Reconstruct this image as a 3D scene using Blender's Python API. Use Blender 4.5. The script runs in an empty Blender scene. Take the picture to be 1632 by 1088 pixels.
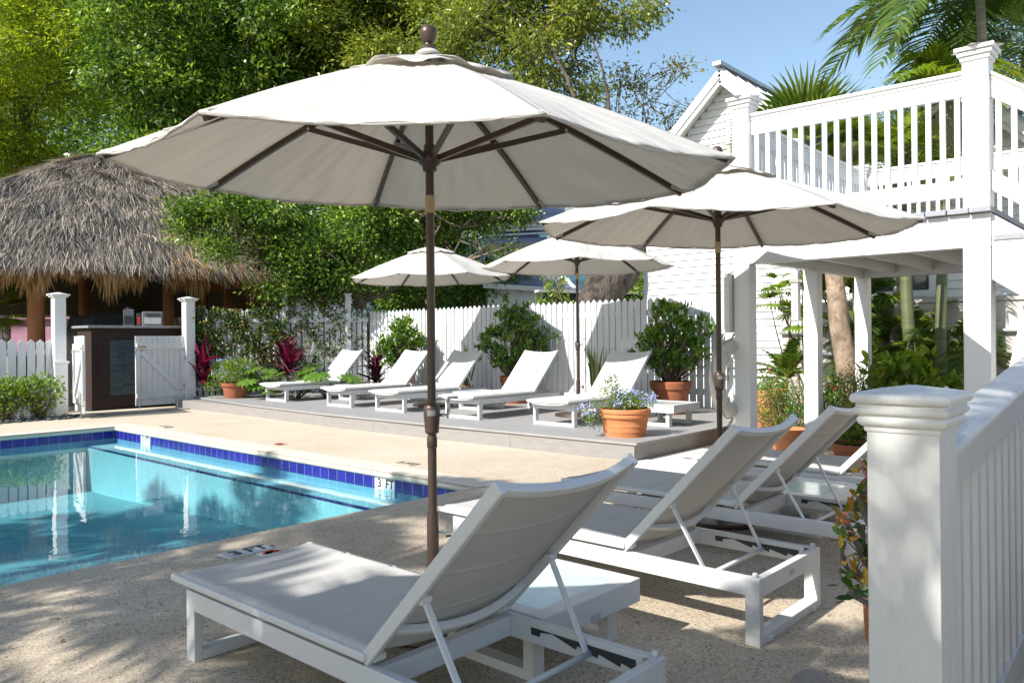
import bpy, math, random
import numpy as np
from mathutils import Vector, Matrix, Euler
random.seed(7)
RNG = np.random.default_rng(11)
rad = math.radians
scene = bpy.context.scene
COL = scene.collection
# ------------------------------------------------------------------ camera
FPX, CAMH, HEAD, ROLL = 1250.0, 1.30, rad(42), 0.009
cam_d = bpy.data.cameras.new('camera'); cam = bpy.data.objects.new('camera', cam_d); COL.objects.link(cam)
cam_d.sensor_width = 36.0; cam_d.lens = FPX / 1632 * 36.0
cam_d.shift_y = -4 / 1632; cam_d.clip_start = 0.05; cam_d.clip_end = 2000
cam.rotation_euler = (Matrix.Rotation(HEAD - rad(90), 4, 'Z') @ Matrix.Rotation(rad(90), 4, 'X') @ Matrix.Rotation(-ROLL, 4, 'Z')).to_euler()
cam.location = (0, 0, CAMH)
scene.camera = cam
cam_d.dof.use_dof = False; cam_d.dof.focus_distance = 6.0; cam_d.dof.aperture_fstop = 16.0
# ------------------------------------------------------------------ light
SUN_EL = rad(39.0)
to_sun = Vector((-math.cos(rad(9.3)) * math.cos(SUN_EL), math.sin(rad(9.3)) * math.cos(SUN_EL), math.sin(SUN_EL)))
world = bpy.data.worlds.new("World"); scene.world = world; world.use_nodes = True
wn = world.node_tree; wn.nodes.clear()
sky = wn.nodes.new('ShaderNodeTexSky'); sky.sky_type = 'NISHITA'; sky.sun_disc = False
sky.sun_elevation = SUN_EL; sky.sun_rotation = math.atan2(to_sun.x, to_sun.y)
sky.altitude = 0; sky.air_density = 1.3; sky.dust_density = 0.8; sky.ozone_density = 1.9
bg = wn.nodes.new('ShaderNodeBackground'); bg.inputs[1].default_value = 0.115
wo = wn.nodes.new('ShaderNodeOutputWorld')
wn.links.new(sky.outputs[0], bg.inputs[0]); wn.links.new(bg.outputs[0], wo.inputs[0])
sun_d = bpy.data.lights.new('sun', 'SUN'); sun_d.energy = 5.0; sun_d.angle = rad(0.53); sun_d.color = (1.0, 0.95, 0.87)
sun = bpy.data.objects.new('sun', sun_d); COL.objects.link(sun)
sun.rotation_euler = (-to_sun).to_track_quat('-Z', 'Y').to_euler(); sun.location = (0, 0, 30)
scene.view_settings.view_transform = 'Standard'; scene.view_settings.look = 'None'
scene.view_settings.gamma = 1.0; scene.view_settings.exposure = 0.74
scene.cycles.max_bounces = 8; scene.cycles.transparent_max_bounces = 12
scene.cycles.caustics_reflective = False; scene.cycles.caustics_refractive = False

# ------------------------------------------------------------------ photo measurements -> places
FX, FY = math.cos(HEAD), math.sin(HEAD)
def dp(px, py, D):
    a = ((px - 816) - ROLL * (py - 540)) / FPX; b = ((py - 540) + ROLL * (px - 816)) / FPX
    return Vector((D * FX + D * a * FY, D * FY - D * a * FX, CAMH - D * b))
def gp(px, py, z=0.0):
    b = ((py - 540) + ROLL * (px - 816)) / FPX
    return dp(px, py, (CAMH - z) / b)

# ------------------------------------------------------------------ tagging
def tag(o, label=None, cat=None, group=None, kind=None):
    if label: o['label'] = label
    if cat: o['category'] = cat
    if group: o['group'] = group
    if kind: o['kind'] = kind
    return o
def thing(name, label, cat, loc=(0, 0, 0), rz=0.0, group=None):
    o = bpy.data.objects.new(name, None); COL.objects.link(o)
    o.location = loc; o.rotation_euler = (0, 0, rz); o.empty_display_size = 0.1
    return tag(o, label, cat, group)
def copy_tree(src, parent=None):
    c = src.copy(); COL.objects.link(c); c.parent = parent
    for ch in list(src.children): copy_tree(ch, c)
    return c

# ------------------------------------------------------------------ materials
def new_mat(name):
    m = bpy.data.materials.new(name); m.use_nodes = True
    nt = m.node_tree; b = nt.nodes['Principled BSDF']
    return m, nt, b, nt.nodes['Material Output']
def N(nt, t, **kw):
    n = nt.nodes.new(t)
    for k, v in kw.items():
        if k in n.inputs.keys() if hasattr(n.inputs, 'keys') else False: n.inputs[k].default_value = v
        else: setattr(n, k, v)
    return n
def noise(nt, scale, detail=4, rough=0.55, coord=None, stretch=None):
    tc = nt.nodes.new('ShaderNodeTexCoord'); out = tc.outputs['Object']
    if stretch:
        mp = nt.nodes.new('ShaderNodeMapping'); mp.inputs['Scale'].default_value = stretch
        nt.links.new(out, mp.inputs[0]); out = mp.outputs[0]
    n = nt.nodes.new('ShaderNodeTexNoise'); n.inputs['Scale'].default_value = scale
    n.inputs['Detail'].default_value = detail; n.inputs['Roughness'].default_value = rough
    nt.links.new(out, n.inputs['Vector'])
    return n
def ramp(nt, fac, stops):
    r = nt.nodes.new('ShaderNodeValToRGB'); e = r.color_ramp.elements
    while len(e) < len(stops): e.new(0.5)
    for i, (p, c) in enumerate(stops):
        e[i].position = p; e[i].color = (c[0], c[1], c[2], 1)
    nt.links.new(fac, r.inputs[0]); return r
def mixc(nt, fac, a, b, mode='MIX'):
    m = nt.nodes.new('ShaderNodeMix'); m.data_type = 'RGBA'; m.blend_type = mode
    for sock, v in ((m.inputs[0], fac), (m.inputs[6], a), (m.inputs[7], b)):
        if hasattr(v, 'is_linked') or hasattr(v, 'links'): nt.links.new(v, sock)
        elif isinstance(v, (int, float)): sock.default_value = v
        else: sock.default_value = (v[0], v[1], v[2], 1)
    return m.outputs[2]
def bump(nt, b, height, strength=0.3, dist=0.01):
    bp = nt.nodes.new('ShaderNodeBump'); bp.inputs['Strength'].default_value = strength; bp.inputs['Distance'].default_value = dist
    nt.links.new(height, bp.inputs['Height']); nt.links.new(bp.outputs[0], b.inputs['Normal']); return bp
def sc(c, k): return tuple(min(1, x * k) for x in c)
def simple(name, c, rough=0.6, var=0.12, scale=6, bmp=0.0, bscale=60, metal=0.0, stretch=None, spec=0.5, dirt=None, dscale=3, dlo=0.58, dhi=0.75, bdist=0):
    m, nt, b, _ = new_mat(name)
    n = noise(nt, scale, 5, 0.6, stretch=stretch)
    r = ramp(nt, n.outputs['Fac'], [(0.3, sc(c, 1 - var)), (0.7, sc(c, 1 + var))])
    col = r.outputs[0]
    if dirt:
        n3 = noise(nt, dscale, 8, 0.7)
        r3 = ramp(nt, n3.outputs['Fac'], [(dlo, (0, 0, 0)), (dhi, (1, 1, 1))])
        col = mixc(nt, r3.outputs[0], col, dirt)
    nt.links.new(col, b.inputs['Base Color'])
    b.inputs['Roughness'].default_value = rough; b.inputs['Metallic'].default_value = metal
    b.inputs['Specular IOR Level'].default_value = spec
    if bmp:
        n2 = noise(nt, bscale, 4, 0.6, stretch=stretch); bump(nt, b, n2.outputs['Fac'], bmp, 0.004)
    if bdist and bmp: [setattr(n_.inputs['Distance'], 'default_value', bdist) for n_ in nt.nodes if n_.type == 'BUMP']
    return m
def leafmat(name, cols, rough=0.38, trans=0.4, tint=(1.25, 1.3, 0.5), spec=0.5):
    m, nt, b, out = new_mat(name)
    at = nt.nodes.new('ShaderNodeAttribute'); at.attribute_name = 'rnd'
    st = [(i / (len(cols) - 1), c) for i, c in enumerate(cols)]
    r = ramp(nt, at.outputs['Fac'], st)
    nt.links.new(r.outputs[0], b.inputs['Base Color']); b.inputs['Roughness'].default_value = rough
    b.inputs['Specular IOR Level'].default_value = spec
    tr = nt.nodes.new('ShaderNodeBsdfTranslucent')
    tc = mixc(nt, 1.0, r.outputs[0], tint, 'MULTIPLY'); nt.links.new(tc, tr.inputs[0])
    mx = nt.nodes.new('ShaderNodeMixShader'); mx.inputs[0].default_value = trans
    nt.links.new(b.outputs[0], mx.inputs[1]); nt.links.new(tr.outputs[0], mx.inputs[2]); nt.links.new(mx.outputs[0], out.inputs[0])
    return m
def clothmat(name, c, trans=0.25, bscale=900, wr=None, tcol=None):
    m, nt, b, out = new_mat(name)
    n = noise(nt, 3, 4, 0.6)
    r = ramp(nt, n.outputs['Fac'], [(0.3, sc(c, .95)), (0.7, sc(c, 1.04))])
    nt.links.new(r.outputs[0], b.inputs['Base Color']); b.inputs['Roughness'].default_value = 0.85
    b.inputs['Specular IOR Level'].default_value = 0.2
    n2 = noise(nt, bscale, 2, 0.5)
    h = n2.outputs['Fac']
    if wr:
        n3 = noise(nt, wr[0], 4, 0.55, stretch=wr[1]); n3.inputs['Distortion'].default_value = 0.6
        mt = nt.nodes.new('ShaderNodeMath'); mt.operation = 'MULTIPLY_ADD'; mt.inputs[1].default_value = wr[2]
        nt.links.new(n3.outputs['Fac'], mt.inputs[0]); nt.links.new(h, mt.inputs[2]); h = mt.outputs[0]
    bump(nt, b, h, 0.35 if not wr else 0.35, 0.004 if not wr else 0.006)
    tr = nt.nodes.new('ShaderNodeBsdfTranslucent'); tr.inputs[0].default_value = (*(tcol or c), 1)
    mx = nt.nodes.new('ShaderNodeMixShader'); mx.inputs[0].default_value = trans
    nt.links.new(b.outputs[0], mx.inputs[1]); nt.links.new(tr.outputs[0], mx.inputs[2]); nt.links.new(mx.outputs[0], out.inputs[0])
    return m

MT = {}
MT['white'] = simple('white_paint', (0.72, 0.72, 0.715), 0.45, 0.03, 5, 0.12, 30, dirt=(0.62, 0.60, 0.55), dscale=9, dlo=0.66, dhi=0.9)
MT['weathered'] = simple('weathered_white_paint', (0.58, 0.58, 0.565), 0.5, 0.05, 4, 0.25, 16, stretch=(8, 8, 1), dirt=(0.50, 0.47, 0.42), dscale=14, dlo=0.62, dhi=0.85)
MT['picket'] = simple('picket_paint', (0.62, 0.63, 0.65), 0.6, 0.06, 3, 0.3, 30, stretch=(6, 6, 1), dirt=(0.50, 0.47, 0.42), dscale=7, dlo=0.62, dhi=0.9)
MT['powder'] = simple('white_powder_coat', (0.62, 0.625, 0.63), 0.42, 0.02, 9, 0.10, 300)
MT['sling'] = clothmat('sling_fabric', (0.60, 0.59, 0.575), 0.16, 700)
MT['canopy'] = clothmat('canopy_fabric', (0.69, 0.675, 0.65), 0.36, 500, wr=(2.2, (1, 1, 3), 9.0), tcol=(0.72, 0.665, 0.585))
MT['bronze'] = simple('bronze_metal', (0.072, 0.048, 0.038), 0.38, 0.15, 8, 0.08, 200, metal=0.35)
MT['sleeve'] = simple('tan_plastic', (0.40, 0.30, 0.17), 0.45, 0.05)
MT['steel'] = simple('brushed_steel', (0.55, 0.53, 0.48), 0.3, 0.08, 20, metal=0.9)
MT['blackp'] = simple('black_plastic', (0.03, 0.035, 0.04), 0.5, 0.1)
MT['terra'] = simple('terracotta', (0.50, 0.185, 0.07), 0.8, 0.14, 7, 0.25, 40, dirt=(0.50, 0.30, 0.20), dscale=5, dlo=0.55, dhi=0.8)
MT['terra_dark'] = simple('terracotta_dark', (0.33, 0.11, 0.05), 0.8, 0.16, 6, 0.25, 40, dirt=(0.30, 0.17, 0.12), dscale=5)
MT['soil'] = simple('potting_soil', (0.05, 0.035, 0.025), 0.95, 0.4, 30, 0.8, 60)
MT['deck'] = simple('composite_decking', (0.285, 0.28, 0.28), 0.6, 0.10, 4, 0.35, 30, stretch=(14, 0.8, 14), dirt=(0.36, 0.355, 0.35), dscale=2)
MT['deckside'] = simple('composite_fascia', (0.25, 0.235, 0.225), 0.65, 0.12, 5, 0.3, 25, stretch=(1, 1, 14))
MT['greyboard'] = simple('weathered_grey_board', (0.30, 0.31, 0.34), 0.75, 0.22, 9, 0.5, 20, stretch=(1, 9, 9))
MT['tileblue'] = None
MT['thatchbase'] = simple('thatch_core', (0.10, 0.078, 0.055), 0.95, 0.35, 14, 0.8, 30)
MT['wood'] = simple('stained_timber', (0.34, 0.125, 0.04), 0.55, 0.25, 6, 0.3, 20, stretch=(6, 6, .6))
MT['darkwood'] = simple('dark_shaded_bar_timber', (0.022, 0.009, 0.006), 0.8, 0.25, 6, 0.2, 20)  # dark timber, darkened further to hold the hut's shade
MT['counter'] = simple('stone_counter', (0.25, 0.25, 0.26), 0.3, 0.2, 20)
MT['concrete'] = simple('mottled_concrete', (0.52, 0.49, 0.45), 0.85, 0.18, 2.2, 0.5, 12, dirt=(0.24, 0.22, 0.20), dscale=1.6, dlo=0.52, dhi=0.75)
MT['siding'] = simple('white_siding_paint', (0.74, 0.74, 0.74), 0.55, 0.02, 2, 0.06, 30)
MT['greywall'] = simple('shade_painted_wall', (0.20, 0.19, 0.18), 0.7, 0.05)  # shade seen between the near balusters is put into this grey
MT['dullgrey'] = simple('dull_grey_metal', (0.16, 0.165, 0.175), 0.4, 0.15)
MT['soffit'] = simple('soffit_paint', (0.72, 0.71, 0.68), 0.6, 0.04)
MT['metalroof'] = simple('galvanised_roof', (0.50, 0.52, 0.55), 0.4, 0.15, 3, metal=0.4)
MT['slateroof'] = None
MT['skyblue'] = simple('pale_turquoise_paint', (0.36, 0.62, 0.68), 0.6, 0.05)
MT['bluewall'] = simple('blue_wall_paint', (0.30, 0.42, 0.55), 0.6, 0.08)  # one even blue for the shed wall
MT['pinkwall'] = simple('pink_wall', (0.40, 0.20, 0.28), 0.7, 0.05)
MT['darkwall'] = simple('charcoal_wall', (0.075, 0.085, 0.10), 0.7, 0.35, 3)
MT['bark'] = simple('grey_bark', (0.115, 0.09, 0.072), 0.9, 0.3, 5, 1.0, 10, stretch=(3, 3, 1))
MT['barkpale'] = simple('tan_bark', (0.27, 0.20, 0.145), 0.9, 0.35, 6, 1.0, 14, stretch=(2, 2, 1), dirt=(0.14, 0.10, 0.075), dscale=9, dlo=0.48, dhi=0.62)
MT['barkgnarl'] = simple('gnarled_bark', (0.085, 0.068, 0.056), 0.95, 0.45, 3, 1.0, 3.2, stretch=(2.2, 2.2, .7), dirt=(0.03, 0.024, 0.02), dscale=4, dlo=0.5, dhi=0.6, bdist=.16)
MT['palmbark'] = simple('ringed_palm_bark', (0.30, 0.29, 0.27), 0.85, 0.25, 10, 0.8, 12, stretch=(.5, .5, 5))
MT['greenstem'] = simple('green_palm_stem', (0.10, 0.115, 0.05), 0.55, 0.25, 5, 0.4, 8, stretch=(.4, .4, 6))
MT['twig'] = simple('brown_twig', (0.15, 0.11, 0.08), 0.85, 0.25, 20)
MT['ringwhite'] = simple('life_ring_vinyl', (0.60, 0.57, 0.50), 0.5, 0.06, 6, dirt=(0.45, 0.43, 0.38), dscale=5, dlo=0.6, dhi=0.85)
MT['rope'] = simple('rope', (0.45, 0.42, 0.36), 0.9, 0.2, 60)
MT['grey'] = simple('grey_enamel', (0.42, 0.43, 0.45), 0.4, 0.1)
MT['tarp'] = simple('black_tarp', (0.03, 0.03, 0.035), 0.35, 0.3, 6, 1.0, 8)
MT['stone'] = simple('grey_boulder', (0.33, 0.30, 0.27), 0.9, 0.3, 5, 0.6, 12)
MT['slatestone'] = simple('dark_river_slate', (0.085, 0.09, 0.10), 0.7, 0.5, 12)
MT['ink'] = simple('black_lettering', (0.02, 0.02, 0.022), 0.4, 0.1)
MT['red'] = simple('red_enamel', (0.65, 0.05, 0.03), 0.4, 0.1)
MT['markerwhite'] = simple('white_marker_tile', (0.78, 0.80, 0.80), 0.2, 0.04)
MT['markergrey'] = simple('worn_marker_tile', (0.52, 0.53, 0.54), 0.5, 0.08)
MT['mulch'] = simple('mulch', (0.16, 0.12, 0.09), 0.95, 0.5, 25, 0.8, 40)
MT['gravel'] = simple('white_gravel', (0.62, 0.60, 0.57), 0.9, 0.25, 60, 1.0, 90)
MT['paving'] = simple('pale_paving', (0.66, 0.64, 0.61), 0.8, 0.07, 6, 0.3, 60)
MT['field'] = simple('ground_far', (0.22, 0.20, 0.15), 0.95, 0.3, 1.0, 0.4, 20)
MT['mat'] = simple('rubber_mat', (0.05, 0.05, 0.05), 0.9, 0.3, 60)
MT['rust'] = simple('rusty_hinge', (0.45, 0.34, 0.22), 0.7, 0.4, 40)
# patio: exposed aggregate concrete
m, nt, b, _ = new_mat('aggregate_patio')
n1 = noise(nt, 0.8, 6, 0.65); n2 = noise(nt, 38, 4, 0.7); n3 = noise(nt, 7, 5, 0.7)
r1 = ramp(nt, n1.outputs['Fac'], [(0.3, (0.46, 0.36, 0.245)), (0.55, (0.54, 0.455, 0.345)), (0.75, (0.61, 0.55, 0.45))])
tcn = nt.nodes.new('ShaderNodeTexCoord')
mp = nt.nodes.new('ShaderNodeMapping'); mp.inputs['Scale'].default_value = (1, 1, 1); mp.inputs['Rotation'].default_value = (0, 0, 0.4)
nt.links.new(tcn.outputs['Object'], mp.inputs[0])
vo = nt.nodes.new('ShaderNodeTexNoise'); vo.inputs['Scale'].default_value = 80; vo.inputs['Detail'].default_value = 3; vo.inputs['Distortion'].default_value = 1.2
nt.links.new(mp.outputs[0], vo.inputs['Vector'])
pit = ramp(nt, vo.outputs['Fac'], [(0.40, (1, 1, 1)), (0.50, (0, 0, 0))])
c = mixc(nt, 0.35, r1.outputs[0], ramp(nt, n2.outputs['Fac'], [(0.3, (0.34, 0.28, 0.21)), (0.7, (0.70, 0.65, 0.56))]).outputs[0])
# the pits are denser where worn, and thickened up front to put shade into the colour
wear_and_shade = ramp(nt, n3.outputs['Fac'], [(0.35, (0.25, 0.25, 0.25)), (0.65, (1, 1, 1))])
near = nt.nodes.new('ShaderNodeSeparateXYZ'); nt.links.new(tcn.outputs['Object'], near.inputs[0])
mr = nt.nodes.new('ShaderNodeMapRange'); mr.inputs[1].default_value = 4.3; mr.inputs[2].default_value = 6.5; mr.inputs[3].default_value = 1.0; mr.inputs[4].default_value = 0.10
nt.links.new(near.outputs[1], mr.inputs[0])
mm = nt.nodes.new('ShaderNodeMath'); mm.operation = 'MULTIPLY'; nt.links.new(wear_and_shade.outputs[0], mm.inputs[0]); nt.links.new(mr.outputs[0], mm.inputs[1])
mm2 = nt.nodes.new('ShaderNodeMath'); mm2.operation = 'MULTIPLY'; nt.links.new(mm.outputs[0], mm2.inputs[0]); nt.links.new(pit.outputs[0], mm2.inputs[1])
c = mixc(nt, mm2.outputs[0], c, (0.17, 0.12, 0.078))
# rust-brown leaf stains beside the nearest lounger
vd = nt.nodes.new('ShaderNodeVectorMath'); vd.operation = 'DISTANCE'; vd.inputs[1].default_value = (1.25, 2.55, 0)
nt.links.new(tcn.outputs['Object'], vd.inputs[0])
mr2 = nt.nodes.new('ShaderNodeMapRange'); mr2.inputs[1].default_value = 0.2; mr2.inputs[2].default_value = 0.75; mr2.inputs[3].default_value = 1; mr2.inputs[4].default_value = 0
nt.links.new(vd.outputs['Value'], mr2.inputs[0])
ns = noise(nt, 9, 5, 0.7, stretch=(1.0, 5, 1)); rs = ramp(nt, ns.outputs['Fac'], [(0.58, (0, 0, 0)), (0.66, (1, 1, 1))])
mm3 = nt.nodes.new('ShaderNodeMath'); mm3.operation = 'MULTIPLY'; nt.links.new(mr2.outputs[0], mm3.inputs[0]); nt.links.new(rs.outputs[0], mm3.inputs[1])
c = mixc(nt, mm3.outputs[0], c, (0.42, 0.13, 0.03))
nt.links.new(c, b.inputs['Base Color']); b.inputs['Roughness'].default_value = 0.88
bump(nt, b, vo.outputs['Fac'], 0.55, 0.012)
MT['patio'] = m
MT['coping'] = simple('pale_coping', (0.60, 0.54, 0.45), 0.7, 0.08, 5, 0.25, 60, dirt=(0.46, 0.41, 0.33), dscale=3, dlo=0.6, dhi=0.85)
MT['plaster'] = simple('pool_plaster', (0.40, 0.53, 0.55), 0.7, 0.06, 2)
MT['ledge'] = simple('brightened_ledge_plaster', (0.80, 0.86, 0.86), 0.6, 0.05, 3)  # paled so the brightness of shallow water sits in the ledge colour
def tilemat(name, c1, c2, mortar, w, h, rough=0.15, coordrot=None, mort=0.012, offs=0.0):
    m, nt, b, _ = new_mat(name)
    tc = nt.nodes.new('ShaderNodeTexCoord')
    br = nt.nodes.new('ShaderNodeTexBrick'); br.inputs['Color1'].default_value = (*c1, 1); br.inputs['Color2'].default_value = (*c2, 1); br.inputs['Mortar'].default_value = (*mortar, 1)
    br.inputs['Scale'].default_value = 1; br.inputs['Brick Width'].default_value = w; br.inputs['Row Height'].default_value = h
    br.inputs['Mortar Size'].default_value = mort; br.offset = offs; br.inputs['Bias'].default_value = 0
    nt.links.new(tc.outputs['UV'], br.inputs[0]); nt.links.new(br.outputs[0], b.inputs['Base Color'])
    b.inputs['Roughness'].default_value = rough
    bump(nt, b, br.outputs['Fac'], 0.4, -0.003)
    return m
MT['tileblue'] = tilemat('cobalt_waterline_tile', (0.010, 0.011, 0.15), (0.018, 0.020, 0.24), (0.22, 0.24, 0.33), 0.152, 0.152, mort=0.003)
MT['bartile'] = tilemat('teal_ledger_tile', (0.010, 0.030, 0.04), (0.04, 0.075, 0.09), (0.03, 0.05, 0.06), 0.16, 0.055, 0.4, mort=0.004, offs=0.5)  # teal tile, darkened like the bar timber to carry hut shade
MT['slateroof'] = tilemat('slate_shingle', (0.20, 0.23, 0.32), (0.30, 0.32, 0.40), (0.10, 0.11, 0.16), 0.5, 0.22, 0.6, mort=0.02, offs=0.5)
MT['block'] = tilemat('grey_block_wall', (0.42, 0.40, 0.37), (0.5, 0.47, 0.44), (0.25, 0.24, 0.22), 0.4, 0.2, 0.85, mort=0.012, offs=0.5)
# water surface: fresnel mix of mirror and tinted see-through
m, nt, b, out = new_mat('pool_water'); nt.nodes.remove(b)
gl = nt.nodes.new('ShaderNodeBsdfGlossy'); gl.inputs['Roughness'].default_value = 0.0; gl.inputs['Color'].default_value = (1, 1, 1, 1)
tp = nt.nodes.new('ShaderNodeBsdfTransparent'); tp.inputs[0].default_value = (0.47, 0.77, 0.83, 1)
geo = nt.nodes.new('ShaderNodeNewGeometry'); dt = nt.nodes.new('ShaderNodeVectorMath'); dt.operation = 'DOT_PRODUCT'
nt.links.new(geo.outputs['Incoming'], dt.inputs[0])
ab = nt.nodes.new('ShaderNodeMath'); ab.operation = 'ABSOLUTE'; nt.links.new(dt.outputs['Value'], ab.inputs[0])
om = nt.nodes.new('ShaderNodeMath'); om.operation = 'SUBTRACT'; om.inputs[0].default_value = 1.0; nt.links.new(ab.outputs[0], om.inputs[1]); om.use_clamp = True
pw_ = nt.nodes.new('ShaderNodeMath'); pw_.operation = 'POWER'; pw_.inputs[1].default_value = 5.0; nt.links.new(om.outputs[0], pw_.inputs[0])
fr = nt.nodes.new('ShaderNodeMath'); fr.operation = 'MULTIPLY_ADD'; fr.inputs[1].default_value = 0.98; fr.inputs[2].default_value = 0.02; nt.links.new(pw_.outputs[0], fr.inputs[0])
nw = noise(nt, 1.6, 3, 0.5); nw2 = noise(nt, 9, 2, 0.5)
ad = nt.nodes.new('ShaderNodeMath'); ad.operation = 'MULTIPLY_ADD'; ad.inputs[1].default_value = 0.12
nt.links.new(nw2.outputs['Fac'], ad.inputs[0]); nt.links.new(nw.outputs['Fac'], ad.inputs[2])
bp = nt.nodes.new('ShaderNodeBump'); bp.inputs['Strength'].default_value = 0.05; bp.inputs['Distance'].default_value = 0.05
nt.links.new(ad.outputs[0], bp.inputs['Height']); nt.links.new(bp.outputs[0], gl.inputs['Normal']); nt.links.new(bp.outputs[0], dt.inputs[1])
mx = nt.nodes.new('ShaderNodeMixShader'); nt.links.new(fr.outputs[0], mx.inputs[0]); nt.links.new(tp.outputs[0], mx.inputs[1]); nt.links.new(gl.outputs[0], mx.inputs[2])
nt.links.new(mx.outputs[0], out.inputs[0]); MT['water'] = m
# table glass
m, nt, b, out = new_mat('frosted_table_glass'); b.inputs['Base Color'].default_value = (0.55, 0.70, 0.68, 1); b.inputs['Roughness'].default_value = 0.12; b.inputs['Specular IOR Level'].default_value = 0.7
nn = noise(nt, 14, 4); rr_ = ramp(nt, nn.outputs['Fac'], [(0.3, (0.50, 0.66, 0.64)), (0.7, (0.62, 0.75, 0.73))]); nt.links.new(rr_.outputs[0], b.inputs['Base Color']); MT['tglass'] = m
m, nt, b, out = new_mat('dark_window_glass'); nn = noise(nt, 2, 3); rr_ = ramp(nt, nn.outputs['Fac'], [(0.3, (0.03, 0.04, 0.05)), (0.7, (0.10, 0.12, 0.14))]); nt.links.new(rr_.outputs[0], b.inputs['Base Color']); b.inputs['Roughness'].default_value = 0.06; MT['wglass'] = m
# leaves
MT['lf_yellow'] = leafmat('tamarind_leaf', [(0.10, 0.15, 0.014), (0.24, 0.33, 0.028), (0.56, 0.60, 0.06)], 0.45, 0.5)
MT['lf_dark'] = leafmat('broad_dark_leaf', [(0.022, 0.055, 0.014), (0.095, 0.185, 0.032), (0.38, 0.50, 0.08)], 0.40, 0.38)
MT['lf_olive'] = leafmat('olive_leaf', [(0.06, 0.10, 0.02), (0.17, 0.23, 0.04), (0.50, 0.48, 0.10)], 0.32, 0.35)
MT['lf_mid'] = leafmat('shrub_leaf', [(0.04, 0.11, 0.02), (0.12, 0.235, 0.034), (0.27, 0.37, 0.055)], 0.33, 0.35)
MT['lf_bright'] = leafmat('bright_leaf', [(0.09, 0.17, 0.02), (0.19, 0.29, 0.03), (0.34, 0.42, 0.06)], 0.4, 0.45)
MT['lf_feather'] = leafmat('feathery_leaf', [(0.10, 0.16, 0.02), (0.25, 0.26, 0.03), (0.55, 0.34, 0.06)], 0.45, 0.45)
MT['lf_palm'] = leafmat('palm_leaf', [(0.03, 0.075, 0.018), (0.09, 0.155, 0.028), (0.30, 0.34, 0.06)], 0.35, 0.4)
MT['lf_palmy'] = leafmat('yellow_palm_leaf', [(0.06, 0.12, 0.015), (0.16, 0.24, 0.02), (0.36, 0.38, 0.04)], 0.38, 0.5)
MT['lf_sago'] = leafmat('fern_leaf', [(0.04, 0.10, 0.02), (0.13, 0.21, 0.03), (0.4, 0.35, 0.08)], 0.4, 0.4)
MT['lf_red'] = leafmat('magenta_leaf', [(0.035, 0.006, 0.014), (0.11, 0.010, 0.035), (0.36, 0.02, 0.11)], 0.35, 0.4, (1.1, 0.5, 0.7))
MT['lf_burg'] = leafmat('burgundy_leaf', [(0.02, 0.006, 0.010), (0.05, 0.010, 0.02), (0.14, 0.02, 0.045)], 0.35, 0.3, (1.1, .5, .7))
MT['lf_thorn'] = leafmat('crown_of_thorns_leaf', [(0.03, 0.08, 0.015), (0.09, 0.17, 0.03), (0.16, 0.20, 0.035), (0.30, 0.13, 0.03), (0.45, 0.34, 0.04)], 0.4, 0.35)
MT['lf_snake'] = leafmat('striped_strap_leaf', [(0.06, 0.10, 0.03), (0.20, 0.22, 0.06), (0.48, 0.42, 0.10)], 0.4, 0.25)
MT['lf_vine'] = leafmat('vine_leaf', [(0.02, 0.05, 0.012), (0.06, 0.12, 0.02), (0.13, 0.18, 0.03), (0.30, 0.11, 0.035)], 0.35, 0.3)
MT['thatch'] = leafmat('thatch_straw', [(0.12, 0.10, 0.085), (0.36, 0.32, 0.28), (0.68, 0.58, 0.44)], 0.8, 0.15, (1, .85, .6), 0.2)
MT['thatch_tan'] = leafmat('thatch_straw_tan', [(0.22, 0.12, 0.05), (0.48, 0.28, 0.11), (0.66, 0.46, 0.22)], 0.8, 0.25, (1.1, .8, .5), 0.2)
MT['fl_blue'] = leafmat('plumbago_petal', [(0.25, 0.28, 0.75), (0.40, 0.45, 0.85), (0.60, 0.65, 0.92)], 0.6, 0.3, (1, 1, 1))
MT['fl_red'] = leafmat('red_petal', [(0.5, 0.02, 0.02), (0.7, 0.04, 0.05)], 0.6, 0.2, (1, .6, .6))
MT['fl_coral'] = leafmat('coral_petal', [(0.65, 0.16, 0.10), (0.8, 0.35, 0.25)], 0.6, 0.25, (1, .7, .7))

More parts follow.
